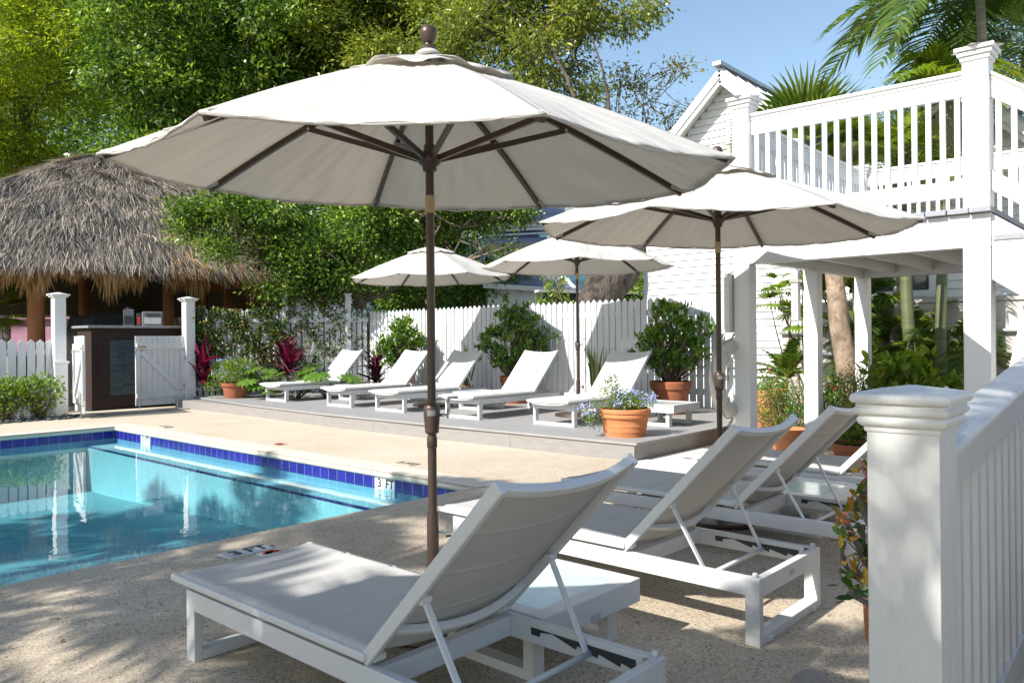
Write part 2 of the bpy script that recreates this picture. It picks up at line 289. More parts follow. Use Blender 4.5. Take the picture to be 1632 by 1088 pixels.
# ------------------------------------------------------------------ mesh builder
class MB:
    def __init__(s): s.v = []; s.f = []; s.uv = None
    def add(s, vs, fs):
        o = len(s.v); s.v += [tuple(v) for v in vs]; s.f += [tuple(i + o for i in f) for f in fs]; return s
    def box(s, c, d, rot=None):
        hx, hy, hz = d[0] / 2, d[1] / 2, d[2] / 2
        vs = [Vector((x, y, z)) for x in (-hx, hx) for y in (-hy, hy) for z in (-hz, hz)]
        if rot is not None: vs = [rot @ v for v in vs]
        c = Vector(c); vs = [v + c for v in vs]
        return s.add(vs, [(0, 1, 3, 2), (4, 6, 7, 5), (0, 4, 5, 1), (2, 3, 7, 6), (0, 2, 6, 4), (1, 5, 7, 3)])
    def b6(s, x0, x1, y0, y1, z0, z1): return s.box(((x0 + x1) / 2, (y0 + y1) / 2, (z0 + z1) / 2), (x1 - x0, y1 - y0, z1 - z0))
    def bar(s, p0, p1, w, h, up=(0, 0, 1)):
        p0 = Vector(p0); p1 = Vector(p1); d = (p1 - p0); L = d.length; d.normalize()
        x = d.cross(Vector(up));
        if x.length < 1e-4: x = Vector((1, 0, 0))
        x.normalize(); z = x.cross(d)
        R = Matrix((x, d, z)).transposed()
        return s.box((p0 + p1) / 2, (w, L, h), R)
    def tube(s, pts, rs, n=8, cap=True):
        pts = [Vector(p) for p in pts]
        if not hasattr(rs, '__len__'): rs = [rs] * len(pts)
        prev = None; rings = []
        for i, p in enumerate(pts):
            d = (pts[min(i + 1, len(pts) - 1)] - pts[max(i - 1, 0)]).normalized()
            if prev is None:
                a = Vector((0, 0, 1)) if abs(d.z) < 0.9 else Vector((1, 0, 0)); x = d.cross(a).normalized()
            else:
                x = (prev - d * prev.dot(d)).normalized()
            prev = x; y = d.cross(x)
            rings.append([p + (x * math.cos(2 * math.pi * k / n) + y * math.sin(2 * math.pi * k / n)) * rs[i] for k in range(n)])
        o = 0; vs = [v for r in rings for v in r]; fs = []
        for i in range(len(rings) - 1):
            for k in range(n):
                k2 = (k + 1) % n; fs.append((i * n + k, i * n + k2, (i + 1) * n + k2, (i + 1) * n + k))
        if cap: fs.append(tuple(range(n - 1, -1, -1))); fs.append(tuple((len(rings) - 1) * n + k for k in range(n)))
        return s.add(vs, fs)
    def lathe(s, prof, n=32, c=(0, 0, 0), sx=1, sy=1):
        vs = []; fs = []
        for r, z in prof:
            for k in range(n):
                a = 2 * math.pi * k / n; vs.append((c[0] + r * sx * math.cos(a), c[1] + r * sy * math.sin(a), c[2] + z))
        for i in range(len(prof) - 1):
            for k in range(n):
                k2 = (k + 1) % n; fs.append((i * n + k, i * n + k2, (i + 1) * n + k2, (i + 1) * n + k))
        if prof[0][0] > 1e-4: fs.append(tuple(range(n - 1, -1, -1)))
        if prof[-1][0] > 1e-4: fs.append(tuple((len(prof) - 1) * n + k for k in range(n)))
        return s.add(vs, fs)
    def prism(s, poly, z0, z1):
        n = len(poly); vs = [(x, y, z0) for x, y in poly] + [(x, y, z1) for x, y in poly]
        fs = [tuple(range(n - 1, -1, -1)), tuple(range(n, 2 * n))] + [(i, (i + 1) % n, n + (i + 1) % n, n + i) for i in range(n)]
        return s.add(vs, fs)
    def extrude(s, poly, p0, ax, ay, vec):
        """poly in plane (ax, ay) at p0, extruded by vec"""
        p0 = Vector(p0); ax = Vector(ax); ay = Vector(ay); vec = Vector(vec); n = len(poly)
        vs = [p0 + ax * x + ay * y for x, y in poly]; vs += [v + vec for v in vs]
        fs = [tuple(range(n - 1, -1, -1)), tuple(range(n, 2 * n))] + [(i, (i + 1) % n, n + (i + 1) % n, n + i) for i in range(n)]
        return s.add(vs, fs)
    def grid(s, nu, nv, fn):
        vs = [fn(i / nu, j / nv) for j in range(nv + 1) for i in range(nu + 1)]
        fs = [(j * (nu + 1) + i, j * (nu + 1) + i + 1, (j + 1) * (nu + 1) + i + 1, (j + 1) * (nu + 1) + i) for j in range(nv) for i in range(nu)]
        return s.add(vs, fs)
    def build(s, name, mat, parent=None, smooth=False, bevel=0.0, solid=0.0, uvfn=None, subd=0, auto=False, bseg=2):
        me = bpy.data.meshes.new(name); me.from_pydata(s.v, [], s.f); me.update()
        me.materials.append(mat)
        if smooth: me.polygons.foreach_set('use_smooth', [True] * len(me.polygons))
        if uvfn:
            uvl = me.uv_layers.new(name='UVMap')
            for lp in me.loops: uvl.data[lp.index].uv = uvfn(me.vertices[lp.vertex_index].co)
        o = bpy.data.objects.new(name, me); COL.objects.link(o); o.parent = parent
        if solid:
            md = o.modifiers.new('solid', 'SOLIDIFY'); md.thickness = solid; md.offset = 0
        if bevel:
            md = o.modifiers.new('bevel', 'BEVEL'); md.width = bevel; md.segments = bseg; md.limit_method = 'ANGLE'; md.angle_limit = rad(40)
            me.polygons.foreach_set('use_smooth', [True] * len(me.polygons)); 
            wn_ = o.modifiers.new('wn', 'WEIGHTED_NORMAL'); wn_.keep_sharp = True
        if auto:
            me.set_sharp_from_angle(angle=rad(35))
        return o

def norm(a): return a / np.maximum(np.linalg.norm(a, axis=1, keepdims=True), 1e-9)
class LV:
    """collects leaves / blades as arrays"""
    def __init__(s): s.V = []; s.nv = 0; s.F4 = []; s.R = []
    def leaves(s, P, D, L, W, up=None, fold=0.15, rnd=None, rng=RNG, droop=0.0):
        n = len(P); D = norm(D)
        if up is None: up = rng.normal(size=(n, 3)) * 0.7 + np.array([0, 0, 1.0])
        S = norm(np.cross(D, up)); Nn = np.cross(S, D)
        L = np.broadcast_to(np.asarray(L, float), (n,))[:, None]; W = np.broadcast_to(np.asarray(W, float), (n,))[:, None]
        mid = P + D * L * 0.45
        v = np.stack([P, mid + S * W * 0.5 + Nn * W * fold, P + D * L - Nn * L * droop, mid - S * W * 0.5 + Nn * W * fold], 1)
        s.V.append(v.reshape(-1, 3)); base = s.nv + np.arange(n)[:, None] * 4
        s.F4.append(base + np.array([[0, 1, 2, 3]])); s.nv += 4 * n
        if rnd is None: rnd = rng.random(n)
        s.R.append(np.repeat(np.clip(rnd, 0, 1), 4)); return s
    def oval(s, P, D, L, W, up=None, rnd=None, rng=RNG, droop=0.1):
        """broader leaf: two quads each side of a midrib"""
        n = len(P); D = norm(D)
        if up is None: up = rng.normal(size=(n, 3)) * 0.5 + np.array([0, 0, 1.0])
        S = norm(np.cross(D, up)); Nn = np.cross(S, D)
        L = np.broadcast_to(np.asarray(L, float), (n,))[:, None]; W = np.broadcast_to(np.asarray(W, float), (n,))[:, None]
        a = P; t = P + D * L - Nn * L * droop; m1 = P + D * L * 0.5
        l1 = P + D * L * 0.3 + S * W * 0.42 + Nn * W * .12; l2 = P + D * L * 0.72 + S * W * 0.40 + Nn * (W * .12 - L * droop * .4)
        r1 = P + D * L * 0.3 - S * W * 0.42 + Nn * W * .12; r2 = P + D * L * 0.72 - S * W * 0.40 + Nn * (W * .12 - L * droop * .4)
        v = np.stack([a, l1, l2, t, r2, r1], 1)
        s.V.append(v.reshape(-1, 3)); base = s.nv + np.arange(n)[:, None] * 6
        s.F4.append(base + np.array([[0, 1, 2, 3]])); s.F4.append(base + np.array([[0, 3, 4, 5]])); s.nv += 6 * n
        if rnd is None: rnd = rng.random(n)
        s.R.append(np.repeat(np.clip(rnd, 0, 1), 6)); return s
    def blade(s, pts, w, side, r):
        """ribbon through pts (k x 3), width w (k), side vector"""
        pts = np.asarray(pts, float); k = len(pts); w = np.asarray(w)[:, None]; side = np.asarray(side, float)
        v = np.concatenate([pts + side * w / 2, pts - side * w / 2]); s.V.append(v)
        idx = np.arange(k - 1)[:, None]
        s.F4.append(s.nv + np.concatenate([idx, idx + 1, idx + 1 + k, idx + k], 1)); s.nv += 2 * k
        s.R.append(np.full(2 * k, r)); return s
    def build(s, name, mat, parent=None, smooth=False):
        V = np.concatenate(s.V).astype(np.float32); F = np.concatenate(s.F4).astype(np.int32); R = np.concatenate(s.R).astype(np.float32)
        me = bpy.data.meshes.new(name); me.vertices.add(len(V)); me.vertices.foreach_set('co', V.ravel())
        me.loops.add(F.size); me.loops.foreach_set('vertex_index', F.ravel()); me.polygons.add(len(F))
        me.polygons.foreach_set('loop_start', np.arange(len(F), dtype=np.int32) * 4)
        at = me.attributes.new('rnd', 'FLOAT', 'POINT'); at.data.foreach_set('value', R)
        me.update(calc_edges=True); me.validate(); me.materials.append(mat)
        o = bpy.data.objects.new(name, me); COL.objects.link(o); o.parent = parent; return o
def V3(v): return np.array([v[0], v[1], v[2]], float)

# ================================================================== SETTING
# pool: right wall x=4.9, back wall y=12.72, near edge y=4.87, runs off to the left
PX0, PX1, PY0, PY1 = -5.0, 4.90, 4.87, 12.72
g = MB(); B = 400
def frame_sheet(x0, x1, y0, y1, z):
    g = MB()
    xs = [x0, PX0, PX1, x1]; ys = [y0, PY0, PY1, y1]
    for i in range(3):
        for j in range(3):
            if i == 1 and j == 1: continue
            g.add([(xs[i], ys[j], z), (xs[i + 1], ys[j], z), (xs[i + 1], ys[j + 1], z), (xs[i], ys[j + 1], z)], [(0, 1, 2, 3)])
    return g
tag(frame_sheet(-B, B, -B, B, -0.012).build('ground', MT['field']), kind='structure')
tag(frame_sheet(-12, 8.2, -9, 15.9, 0.0).build('patio', MT['patio']), kind='structure')
g = MB(); g.add([(6.6, -3, 0.004), (16, -3, 0.004), (16, 4.56, 0.004), (6.6, 4.56, 0.004)], [(0, 1, 2, 3)])
tag(g.build('garden_paving', MT['paving']), kind='structure')
g = MB(); g.add([(8.3, -3, 0.008), (13, -3, 0.008), (13, 4.5, 0.008), (8.3, 4.5, 0.008)], [(0, 1, 2, 3)])
tag(g.build('garden_soil', MT['mulch']), kind='structure')
# pool basin
WZ = -0.172
g = MB()
def pf(y): return -0.62 - 0.30 * max(0, min(1, (y - 5) / 7))
def flr(u, v):
    x = PX0 + (PX1 - PX0 + .03) * u; y = PY0 - .03 + (PY1 - PY0 + .06) * v; return (x, y, pf(y))
g.grid(6, 16, flr)
X1 = PX1 + .03; Y0 = PY0 - .03; Y1 = PY1 + .03
g.add([(X1, Y0, -1.5), (X1, Y1, -1.5), (X1, Y1, -.01), (X1, Y0, -.01)], [(0, 1, 2, 3)])
g.add([(PX0, Y1, -1.5), (X1, Y1, -1.5), (X1, Y1, -.01), (PX0, Y1, -.01)], [(0, 1, 2, 3)])
g.add([(PX0, Y0, -1.5), (X1, Y0, -1.5), (X1, Y0, -.01), (PX0, Y0, -.01)], [(0, 1, 2, 3)])
g.add([(PX0, Y0, -1.5), (PX0, Y1, -1.5), (PX0, Y1, -.01), (PX0, Y0, -.01)], [(0, 1, 2, 3)])
tag(g.build('pool_basin', MT['plaster']), kind='structure')
g = MB(); g.b6(4.50, X1 + .1, PY0 - .02, PY1 + .02, -1.6, -0.255)
tag(g.build('pool_steps', MT['ledge'], bevel=0.02), kind='structure')
g = MB(); g.b6(4.488, 4.50, PY0, PY1, -0.272, -0.2565); g.b6(4.49, 4.513, PY0, PY1, -0.262, -0.2535)
tag(g.build('step_trim', MT['tileblue'], uvfn=lambda c: (c.y, c.z)), kind='structure')
g = MB()
g.b6(X1 - .012, X1 + .05, Y0, Y1, -0.180, -0.07); g.b6(PX0, X1 - .012, Y1 - .012, Y1 + .05, -0.180, -0.07); g.b6(PX0, X1, Y0 - .05, Y0 + .012, -0.180, -0.07)
tag(g.build('waterline_tile', MT['tileblue'], uvfn=lambda c: (c.x + c.y, c.z + 0.215)), kind='structure')
g = MB(); g.add([(PX0 - .05, Y0 - .02, WZ), (X1 + .02, Y0 - .02, WZ), (X1 + .02, Y1 + .02, WZ), (PX0 - .05, Y1 + .02, WZ)], [(0, 1, 2, 3)])
tag(g.build('water', MT['water']), kind='structure')
# coping with a rounded nose
g = MB(); W_ = 0.30
prof = [(W_, -0.06), (W_, 0.006)] + [(0.035 - 0.035 * math.sin(a), 0.006 - 0.038 + 0.038 * math.cos(a)) for a in np.linspace(0, math.pi, 9)]
n = len(prof)
def sweep(pts):
    vs = []; 
    for (fx, fy) in pts:
        for (d, z) in prof: vs.append((*fx(d), z))
    return vs
def strip(fa, fb):
    vs = [(*fa(d), z) for d, z in prof] + [(*fb(d), z) for d, z in prof]
    g.add(vs, [(i, (i + 1) % n, n + (i + 1) % n, n + i) for i in range(n)])
strip(lambda d: (PX1 + d, PY0 - d), lambda d: (PX1 + d, PY1 + d))
strip(lambda d: (PX1 + d, PY1 + d), lambda d: (PX0 - d, PY1 + d))
tag(g.build('pool_coping', MT['coping'], smooth=True, auto=True), kind='structure')
g = MB(); prof = [(W_, -0.06), (W_, 0.0015)] + [(0.035 - 0.035 * math.sin(a), 0.0015 - 0.038 + 0.038 * math.cos(a)) for a in np.linspace(0, math.pi, 9)]
strip(lambda d: (PX0 - d, PY0 - d), lambda d: (PX1 + d, PY0 - d))
tag(g.build('pool_edge_slab', MT['patio'], smooth=True, auto=True), kind='structure')

# ------------------------------------------------------------------ lettering helper
def letters(txt, size, mat, parent, M, depth=0.002):
    cu = bpy.data.curves.new('lettering', 'FONT'); cu.body = txt; cu.size = size; cu.extrude = depth; cu.offset = size * 0.025
    cu.align_x = 'CENTER'; cu.align_y = 'CENTER'
    tmp = bpy.data.objects.new('lettering', cu); COL.objects.link(tmp); bpy.context.view_layer.update()
    me = bpy.data.meshes.new_from_object(tmp.evaluated_get(bpy.context.evaluated_depsgraph_get()))
    bpy.data.objects.remove(tmp)
    me.transform(M); me.materials.clear(); me.materials.append(mat)
    o = bpy.data.objects.new('lettering', me); COL.objects.link(o); o.parent = parent; return o
def floor_marker(label, x, y, rz, parts, mat, tile=0.152, group='depth markers'):
    t = thing('depth_marker', label, 'depth marker', (x, y, 0.0), rz, group)
    for i, tx in enumerate(parts):
        cx = (i - (len(parts) - 1) / 2) * (tile + .004)
        MB().b6(cx - tile / 2, cx + tile / 2, -tile / 2, tile / 2, -0.01, 0.009).build('tile', mat, t, bevel=0.002)
        letters(tx, tile * .92, MT['ink'], t, Matrix.Translation((cx, -0.002, 0.0095)), 0.001)
    return t
floor_marker('worn grey 3 FT. marker tiles on the near pool edge behind the nearest lounger', 2.50, 4.47, 0.05, ['3', 'FT.'], MT['markergrey'])
floor_marker('3 FT marker set upside down in the sunny paving beyond the pool', 5.36, 6.35, rad(-90), ['3', 'FT'], MT['patio'])
floor_marker('5 FT marker in the paving near the back corner of the pool', 5.36, 12.0, rad(-90), ['5', 'FT'], MT['patio'])
def nodive(label, x, y, mat):
    t = thing('no_diving_marker', label, 'marker', (x, y, 0), 0)
    MB().b6(-.076, .076, -.076, .076, -.01, .0075).build('tile', mat, t, bevel=.002)
    pr = [(0.064, 0.0092), (0.064, 0.0105), (0.050, 0.0105), (0.050, 0.0092)]
    g = MB(); g.lathe(pr, 32); g.box((0, 0, .0100), (.11, .010, .0012), Matrix.Rotation(rad(45), 3, 'Z')); g.build('ring_symbol', MT['red'], t)
    MB().bar((-.035, -.01, .0096), (.03, .02, .0096), .010, .0012).build('diver_symbol', MT['ink'], t)
nodive('grey tile with red ring beside the worn 3 FT. tiles', 2.58, 4.30, MT['markergrey'])
nodive('small round no diving tile in the paving half way along the pool', 5.36, 8.78, MT['patio'])
def wall_marker(label, y, parts):
    t = thing('depth_marker', label, 'depth marker', (X1 - .012, y, -0.146), 0, 'waterline depth markers')
    for i, tx in enumerate(parts):
        cy = -(i - (len(parts) - 1) / 2) * .156
        MB().b6(-.012, .004, cy - .076, cy + .076, -.088, .074).build('tile', MT['markerwhite'], t, bevel=.002)
        letters(tx, .120, MT['ink'], t, Matrix.Translation((-.0125, cy, 0.026)) @ Matrix.Rotation(rad(-90), 4, 'Z') @ Matrix.Rotation(rad(90), 4, 'X'), 0.001)
wall_marker('white 3 FT tiles in the blue waterline band near the sunny corner', 6.13, ['3', 'FT'])
wall_marker('white 5 FT tiles in the blue waterline band by the back corner', 11.62, ['5', 'FT.'])

# ------------------------------------------------------------------ deck platform
def deckx(y):
    pts = [(4.57, 6.98), (7.5, 6.93), (10.0, 6.93), (12.5, 7.08), (15.45, 7.48)]
    for (a, xa), (b_, xb) in zip(pts, pts[1:]):
        if y <= b_: return xa + (xb - xa) * (y - a) / (b_ - a)
    return pts[-1][1]
DZ = 0.20
dk = thing('deck_platform', 'low grey composite deck carrying the row of white loungers along the fence', 'deck', (6.98, 4.57, 0))
def L_(p): return (p[0] - 6.98, p[1] - 4.57, p[2])
g = MB(); bw = 0.140
for k in range(29):
    o0 = k * (bw + .009); ys = [4.53, 6, 7.5, 9, 10, 11, 11.8, 12.5, 13.5, 14.5, 15.45]
    # butt joints staggered
    cut = 6.4 + (k * 2.37) % 7
    if k > 0: ys = sorted(ys + [cut - .003, cut + .003])
    for a, b_ in zip(ys, ys[1:]):
        if k > 0 and abs(a - (cut - .003)) < 1e-6: continue
        xa, xb = deckx(a) + o0 - .02, deckx(b_) + o0 - .02
        dz = random.uniform(-.0008, .0008)
        vs = [(xa, a, DZ - .026), (xa + bw, a, DZ - .026), (xb + bw, b_, DZ - .026), (xb, b_, DZ - .026), (xa, a, DZ), (xa + bw, a, DZ), (xb + bw, b_, DZ), (xb, b_, DZ)]
        g.add([L_(v) for v in vs], [(3, 2, 1, 0), (4, 5, 6, 7), (0, 1, 5, 4), (1, 2, 6, 5), (2, 3, 7, 6), (3, 0, 4, 7)])
g.build('deck_boards', MT['deck'], dk)
g = MB(); ys = [4.57, 6.3, 6.304, 8.9, 8.904, 10.1, 10.104, 11.2, 12.5, 12.504, 14, 15.45]
for a, b_ in zip(ys, ys[1:]):
    if b_ - a < .01: continue
    xa, xb = deckx(a), deckx(b_)
    vs = [(xa, a, 0), (xa + .025, a, 0), (xb + .025, b_, 0), (xb, b_, 0), (xa, a, DZ - .028), (xa + .025, a, DZ - .028), (xb + .025, b_, DZ - .028), (xb, b_, DZ - .028)]
    g.add([L_(v) for v in vs], [(3, 2, 1, 0), (4, 5, 6, 7), (0, 1, 5, 4), (1, 2, 6, 5), (2, 3, 7, 6), (3, 0, 4, 7)])
g.build('front_fascia', MT['deckside'], dk)
g = MB(); g.b6(0.03, 3.9, -.0, .025, 0, DZ - .028); g.b6(.1, 4.0, .1, 10.8, 0, DZ - .04); g.build('side_fascia', MT['deckside'], dk)

# ================================================================== BUILDINGS
# ---- white clapboard house
HX = 13.3
hs = thing('clapboard_house', 'white clapboard house with a steep gable rising behind the picket fence', 'house', (HX, 8.4, 0))
def HL(x, y, z): return (x - HX, y - 8.4, z)
def siding_wall(y_fn, z0, z1, name):
    g = MB(); e = .127; z = z0
    while z < z1:
        zt = min(z + e, z1); ya, yb = y_fn((z + zt) / 2)
        if yb - ya > .05:
            g.add([HL(HX, ya, z + .003), HL(HX - .026, ya, z + .003), HL(HX, ya, zt), HL(HX, yb, z + .003), HL(HX - .026, yb, z + .003), HL(HX, yb, zt), ], [(0, 2, 1), (3, 4, 5), (1, 2, 5, 4), (0, 1, 4, 3), (0, 3, 5, 2)])
        z += e
    return g.build(name, MT['siding'], hs)
siding_wall(lambda z: (-6, 8.35), 0.6, 4.35, 'wall')
siding_wall(lambda z: (6.6 - max(0, (5.95 - z) * 1.07), 6.6 + max(0, (5.95 - z) * 1.07)), 4.35, 5.95, 'gable_wall')
siding_wall(lambda z: (2.9 - max(0, (4.95 - z) * 1.07), 2.9 + max(0, (4.95 - z) * 1.07)), 4.35, 4.95, 'gable_wall')
g = MB(); g.add([HL(HX + .03, -6, 0), HL(HX + .03, 8.35, 0), HL(HX + .03, 8.35, 4.35), HL(HX + .03, 6.6, 6.0), HL(HX + .03, 4.6, 4.35), HL(HX + .03, -6, 4.35)], [(0, 1, 2, 3, 4, 5)])
g.b6(0.03, 6, -.08, -.05, 0, 4.35); g.build('side_wall', MT['siding'], hs)
MB().b6(-.03, .02, -.07, .03, .6, 4.35).build('corner_board', MT['siding'], hs)
def gable_roof(yc, zp, half, zo, par, x1=5.5, ext=.35):
    g = MB(); t = .05; sl = (zp - zo) / half
    for s in (-1, 1):
        a = HL(HX - ext, yc, zp + .08); b_ = HL(HX - ext, yc + s * (half + .35), zp + .08 - sl * (half + .35))
        a2 = (x1, a[1], a[2]); b2 = (x1, b_[1], b_[2])
        vs = [a, b_, b2, a2]; vs += [(p[0], p[1], p[2] + t) for p in vs]
        g.add(vs, [(0, 1, 2, 3), (7, 6, 5, 4), (0, 4, 5, 1), (1, 5, 6, 2), (2, 6, 7, 3), (3, 7, 4, 0)])
        k = a[0] + .05
        while k < x1:   # standing seams
            g.bar((k, a[1], a[2] + t + .012), (k, b_[1], b_[2] + t + .012), .03, .025); k += .42
    r = g.build('roof', MT['metalroof'], par)
    MB().bar((-ext - .12, yc - 8.4, zp + .17), (x1, yc - 8.4, zp + .17), .16, .07).build('ridge_cap', MT['metalroof'], r)
    for s in (-1, 1):
        g = MB()
        p0 = Vector((-ext + .0, yc - 8.4, zp + .03)); p1 = Vector((-ext + .0, yc - 8.4 + s * (half + .35), zp + .03 - sl * (half + .35)))
        g.bar(p0 + Vector((-.012, 0, -.02)), p1 + Vector((-.012, 0, -.02)), .025, .12, up=(0, -s * sl, 1)); g.bar(p0 + Vector((.02, 0, -.13)), p1 + Vector((.02, 0, -.13)), .03, .11, up=(0, -s * sl, 1))
        g.build('rake_board', MT['siding'], par, bevel=.004)
        g = MB(); q0 = p0 + Vector((ext / 2 + .03, 0, -.06)); q1 = p1 + Vector((ext / 2 + .03, 0, -.06)); g.bar(q0, q1, ext - .06, .02, up=(0, -s * sl, 1)); g.build('soffit', MT['soffit'], par)
gable_roof(6.6, 6.0, 1.75, 4.36, hs)
gable_roof(2.9, 5.0, .62, 4.42, hs, 3.0)
g = MB(); g.add([HL(HX - .3, -6, 4.33), HL(HX - .3, 4.85, 4.33), HL(HX + 5, 4.85, 5.2), HL(HX + 5, -6, 5.2)], [(0, 1, 2, 3)]); g.build('low_roof', MT['metalroof'], hs, solid=.06)
def louvre(par, y, z, w, h):
    f = MB(); f.b6(-.05, 0.01, y - w / 2 - .06, y - w / 2, z, z + h); f.b6(-.05, .01, y + w / 2, y + w / 2 + .06, z, z + h); f.b6(-.05, .01, y - w / 2 - .06, y + w / 2 + .06, z + h, z + h + .07); f.b6(-.05, .01, y - w / 2, y + w / 2, z - .05, z)
    fo = f.build('louvre_vent', MT['siding'], par)
    s = MB(); k = z + .03
    while k < z + h: s.box((-.03, y, k), (.05, w, .012), Matrix.Rotation(rad(-35), 3, 'Y')); k += .055
    s.build('slat', MT['siding'], fo); MB().b6(.0, .01, y - w / 2, y + w / 2, z, z + h).build('backing', MT['darkwall'], fo)
louvre(hs, 6.35 - 8.4, 4.3, .42, .95); louvre(hs, 2.9 - 8.4, 3.5, .5, .8)
# window of the white house seen between the stair post and the brace
w_ = MB().b6(-.05, .0, -5.2, -3.9, 1.9, 3.2).build('window', MT['siding'], hs); MB().b6(-.06, -.05, -5.1, -4.0, 2.0, 3.1).build('pane', MT['wglass'], w_)

# ---- retaining wall with conduit
rw = thing('retaining_wall', 'stained grey concrete retaining wall below the white house', 'wall', (12.7, 4.5, 0))
MB().b6(0, .2, -10, .9, 0, 1.78).build('wall_face', MT['concrete'], rw, bevel=.01)
MB().b6(-.03, .25, -10, .92, 1.78, 1.83).build('wall_cap', MT['concrete'], rw)
g = MB(); g.tube([(-.06, .9, 1.36), (-.06, -10, 1.36)], .028, 8); g.tube([(-.06, .9, 1.02), (-.06, -10, 1.02)], .028, 8); g.build('conduit', MT['grey'], rw, smooth=True)

# ---- houses seen beyond the fence
def uvroof(c): return (c.y * .9 + c.x * .5, c.z * 1.4)
ah = thing('slate_roof_house', 'neighbouring house with a slate blue shingle roof above the fence', 'house', dp(850, 540, 22)); ah.rotation_euler = (0, 0, 0)
hA = Vector(ah.location); hA.z = 0; ah.location = hA
def LP(o, px, py, D):
    p = dp(px, py, D) - Vector(o.location); return p
def slab(o, pts, name, mat, th=.06, uv=None, parent=None):
    g = MB(); g.add(pts, [tuple(range(len(pts)))]); return g.build(name, mat, parent or o, solid=th, uvfn=uv)
slab(ah, [LP(ah, 760, 452, 19.5), LP(ah, 918, 462, 20.5), LP(ah, 880, 425, 23), LP(ah, 760, 402, 23)], 'roof', MT['slateroof'], uv=uvroof)
slab(ah, [LP(ah, 776, 455, 19.8), LP(ah, 916, 463, 20.7), LP(ah, 916, 520, 20.7), LP(ah, 776, 520, 19.8)], 'wall', MT['siding'], .1)
MB().bar(LP(ah, 770, 455, 19.4), LP(ah, 919, 464, 20.4), .04, .12).build('gutter', MT['siding'], ah)
MB().bar(LP(ah, 918, 461, 20.4), LP(ah, 879, 423, 22.9), .1, .05).build('hip_trim', MT['siding'], ah)
slab(ah, [LP(ah, 893, 425, 25), LP(ah, 945, 425, 26), LP(ah, 945, 520, 26), LP(ah, 893, 520, 25)], 'turquoise_wall', MT['skyblue'], .1)
g = MB(); g.bar(LP(ah, 905, 445, 24.7), LP(ah, 945, 447, 25.7), .08, .1); g.bar(LP(ah, 907, 445, 24.6), LP(ah, 907, 500, 24.6), .08, .08); g.build('downpipe', MT['skyblue'], ah)
bh = thing('two_storey_house', 'white two storey house with blue grey porch roof glimpsed between umbrella and trees', 'house', (0, 0, 0))
q = dp(850, 540, 30); bh.location = (q.x, q.y, 0)
slab(bh, [LP(bh, 770, 300, 32), LP(bh, 935, 300, 34), LP(bh, 935, 540, 34), LP(bh, 770, 540, 32)], 'wall', MT['siding'], .2)
slab(bh, [LP(bh, 775, 388, 27), LP(bh, 905, 384, 29), LP(bh, 905, 368, 33), LP(bh, 775, 368, 31)], 'porch_roof', MT['slateroof'], uv=uvroof)
slab(bh, [LP(bh, 780, 345, 29), LP(bh, 900, 350, 30), LP(bh, 900, 325, 33), LP(bh, 780, 325, 33)], 'upper_roof', MT['slateroof'], uv=uvroof)
g = MB()
for y_ in (360, 366, 373): g.bar(LP(bh, 778, y_ + 3, 28.5), LP(bh, 905, y_ - 4, 30), .08, .06)
g.build('fascia', MT['siding'], bh)
MB().bar(LP(bh, 860, 376, 28.3), LP(bh, 905, 374, 29), .1, .12).build('blue_board', MT['skyblue'], bh)
ch = thing('blue_shed', 'pale blue building with lattice seen under the trees behind the fence', 'building', (0, 0, 0)); q = dp(640, 540, 24); ch.location = (q.x, q.y, 0)
slab(ch, [LP(ch, 560, 380, 24), LP(ch, 770, 380, 26), LP(ch, 770, 540, 26), LP(ch, 560, 540, 24)], 'wall', MT['bluewall'], .2)
g = MB(); g.bar(LP(ch, 560, 462, 23.7), LP(ch, 650, 462, 24.5), .1, .15); g.bar(LP(ch, 580, 430, 23.7), LP(ch, 580, 500, 23.7), .12, .12); g.bar(LP(ch, 612, 430, 23.8), LP(ch, 612, 500, 23.8), .12, .12); g.build('trim', MT['siding'], ch)
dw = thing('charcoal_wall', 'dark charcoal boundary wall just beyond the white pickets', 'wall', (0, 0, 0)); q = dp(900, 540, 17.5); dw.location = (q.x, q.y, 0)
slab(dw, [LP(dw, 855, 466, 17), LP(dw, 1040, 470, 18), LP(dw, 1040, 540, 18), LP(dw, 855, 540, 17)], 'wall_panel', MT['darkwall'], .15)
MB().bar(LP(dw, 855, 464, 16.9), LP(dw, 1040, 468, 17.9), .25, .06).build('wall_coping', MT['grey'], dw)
# cafe building through the hut
cb = thing('white_annex', 'white annex with dark window seen through the right side of the thatched hut', 'building', (0, 0, 0)); q = dp(360, 540, 30); cb.location = (q.x, q.y, 0)
slab(cb, [LP(cb, 262, 400, 29), LP(cb, 560, 400, 31), LP(cb, 560, 540, 31), LP(cb, 262, 540, 29)], 'wall', MT['siding'], .2)
w_ = slab(cb, [LP(cb, 275, 466, 28.8), LP(cb, 352, 466, 29.2), LP(cb, 352, 520, 29.2), LP(cb, 275, 520, 28.8)], 'window', MT['wglass'], .1)
g = MB(); g.bar(LP(cb, 272, 463, 28.7), LP(cb, 356, 463, 29.1), .1, .14); g.bar(LP(cb, 345, 462, 28.7), LP(cb, 345, 520, 28.7), .12, .1); g.build('frame', MT['siding'], w_)
slab(cb, [LP(cb, 255, 470, 27.5), LP(cb, 330, 474, 28), LP(cb, 326, 455, 30), LP(cb, 262, 452, 29.8)], 'awning', MT['grey'], .08)
lb = thing('red_ring_buoy', 'small red ring hanging in front of the annex window', 'life ring', dp(315, 483, 27)); 
MB().tube([(.30 * math.cos(a) * .75, .30 * math.cos(a) * -.66, .30 * math.sin(a)) for a in np.linspace(0, 2 * math.pi, 21)], .05, 8, cap=False).build('ring', MT['red'], lb, smooth=True)
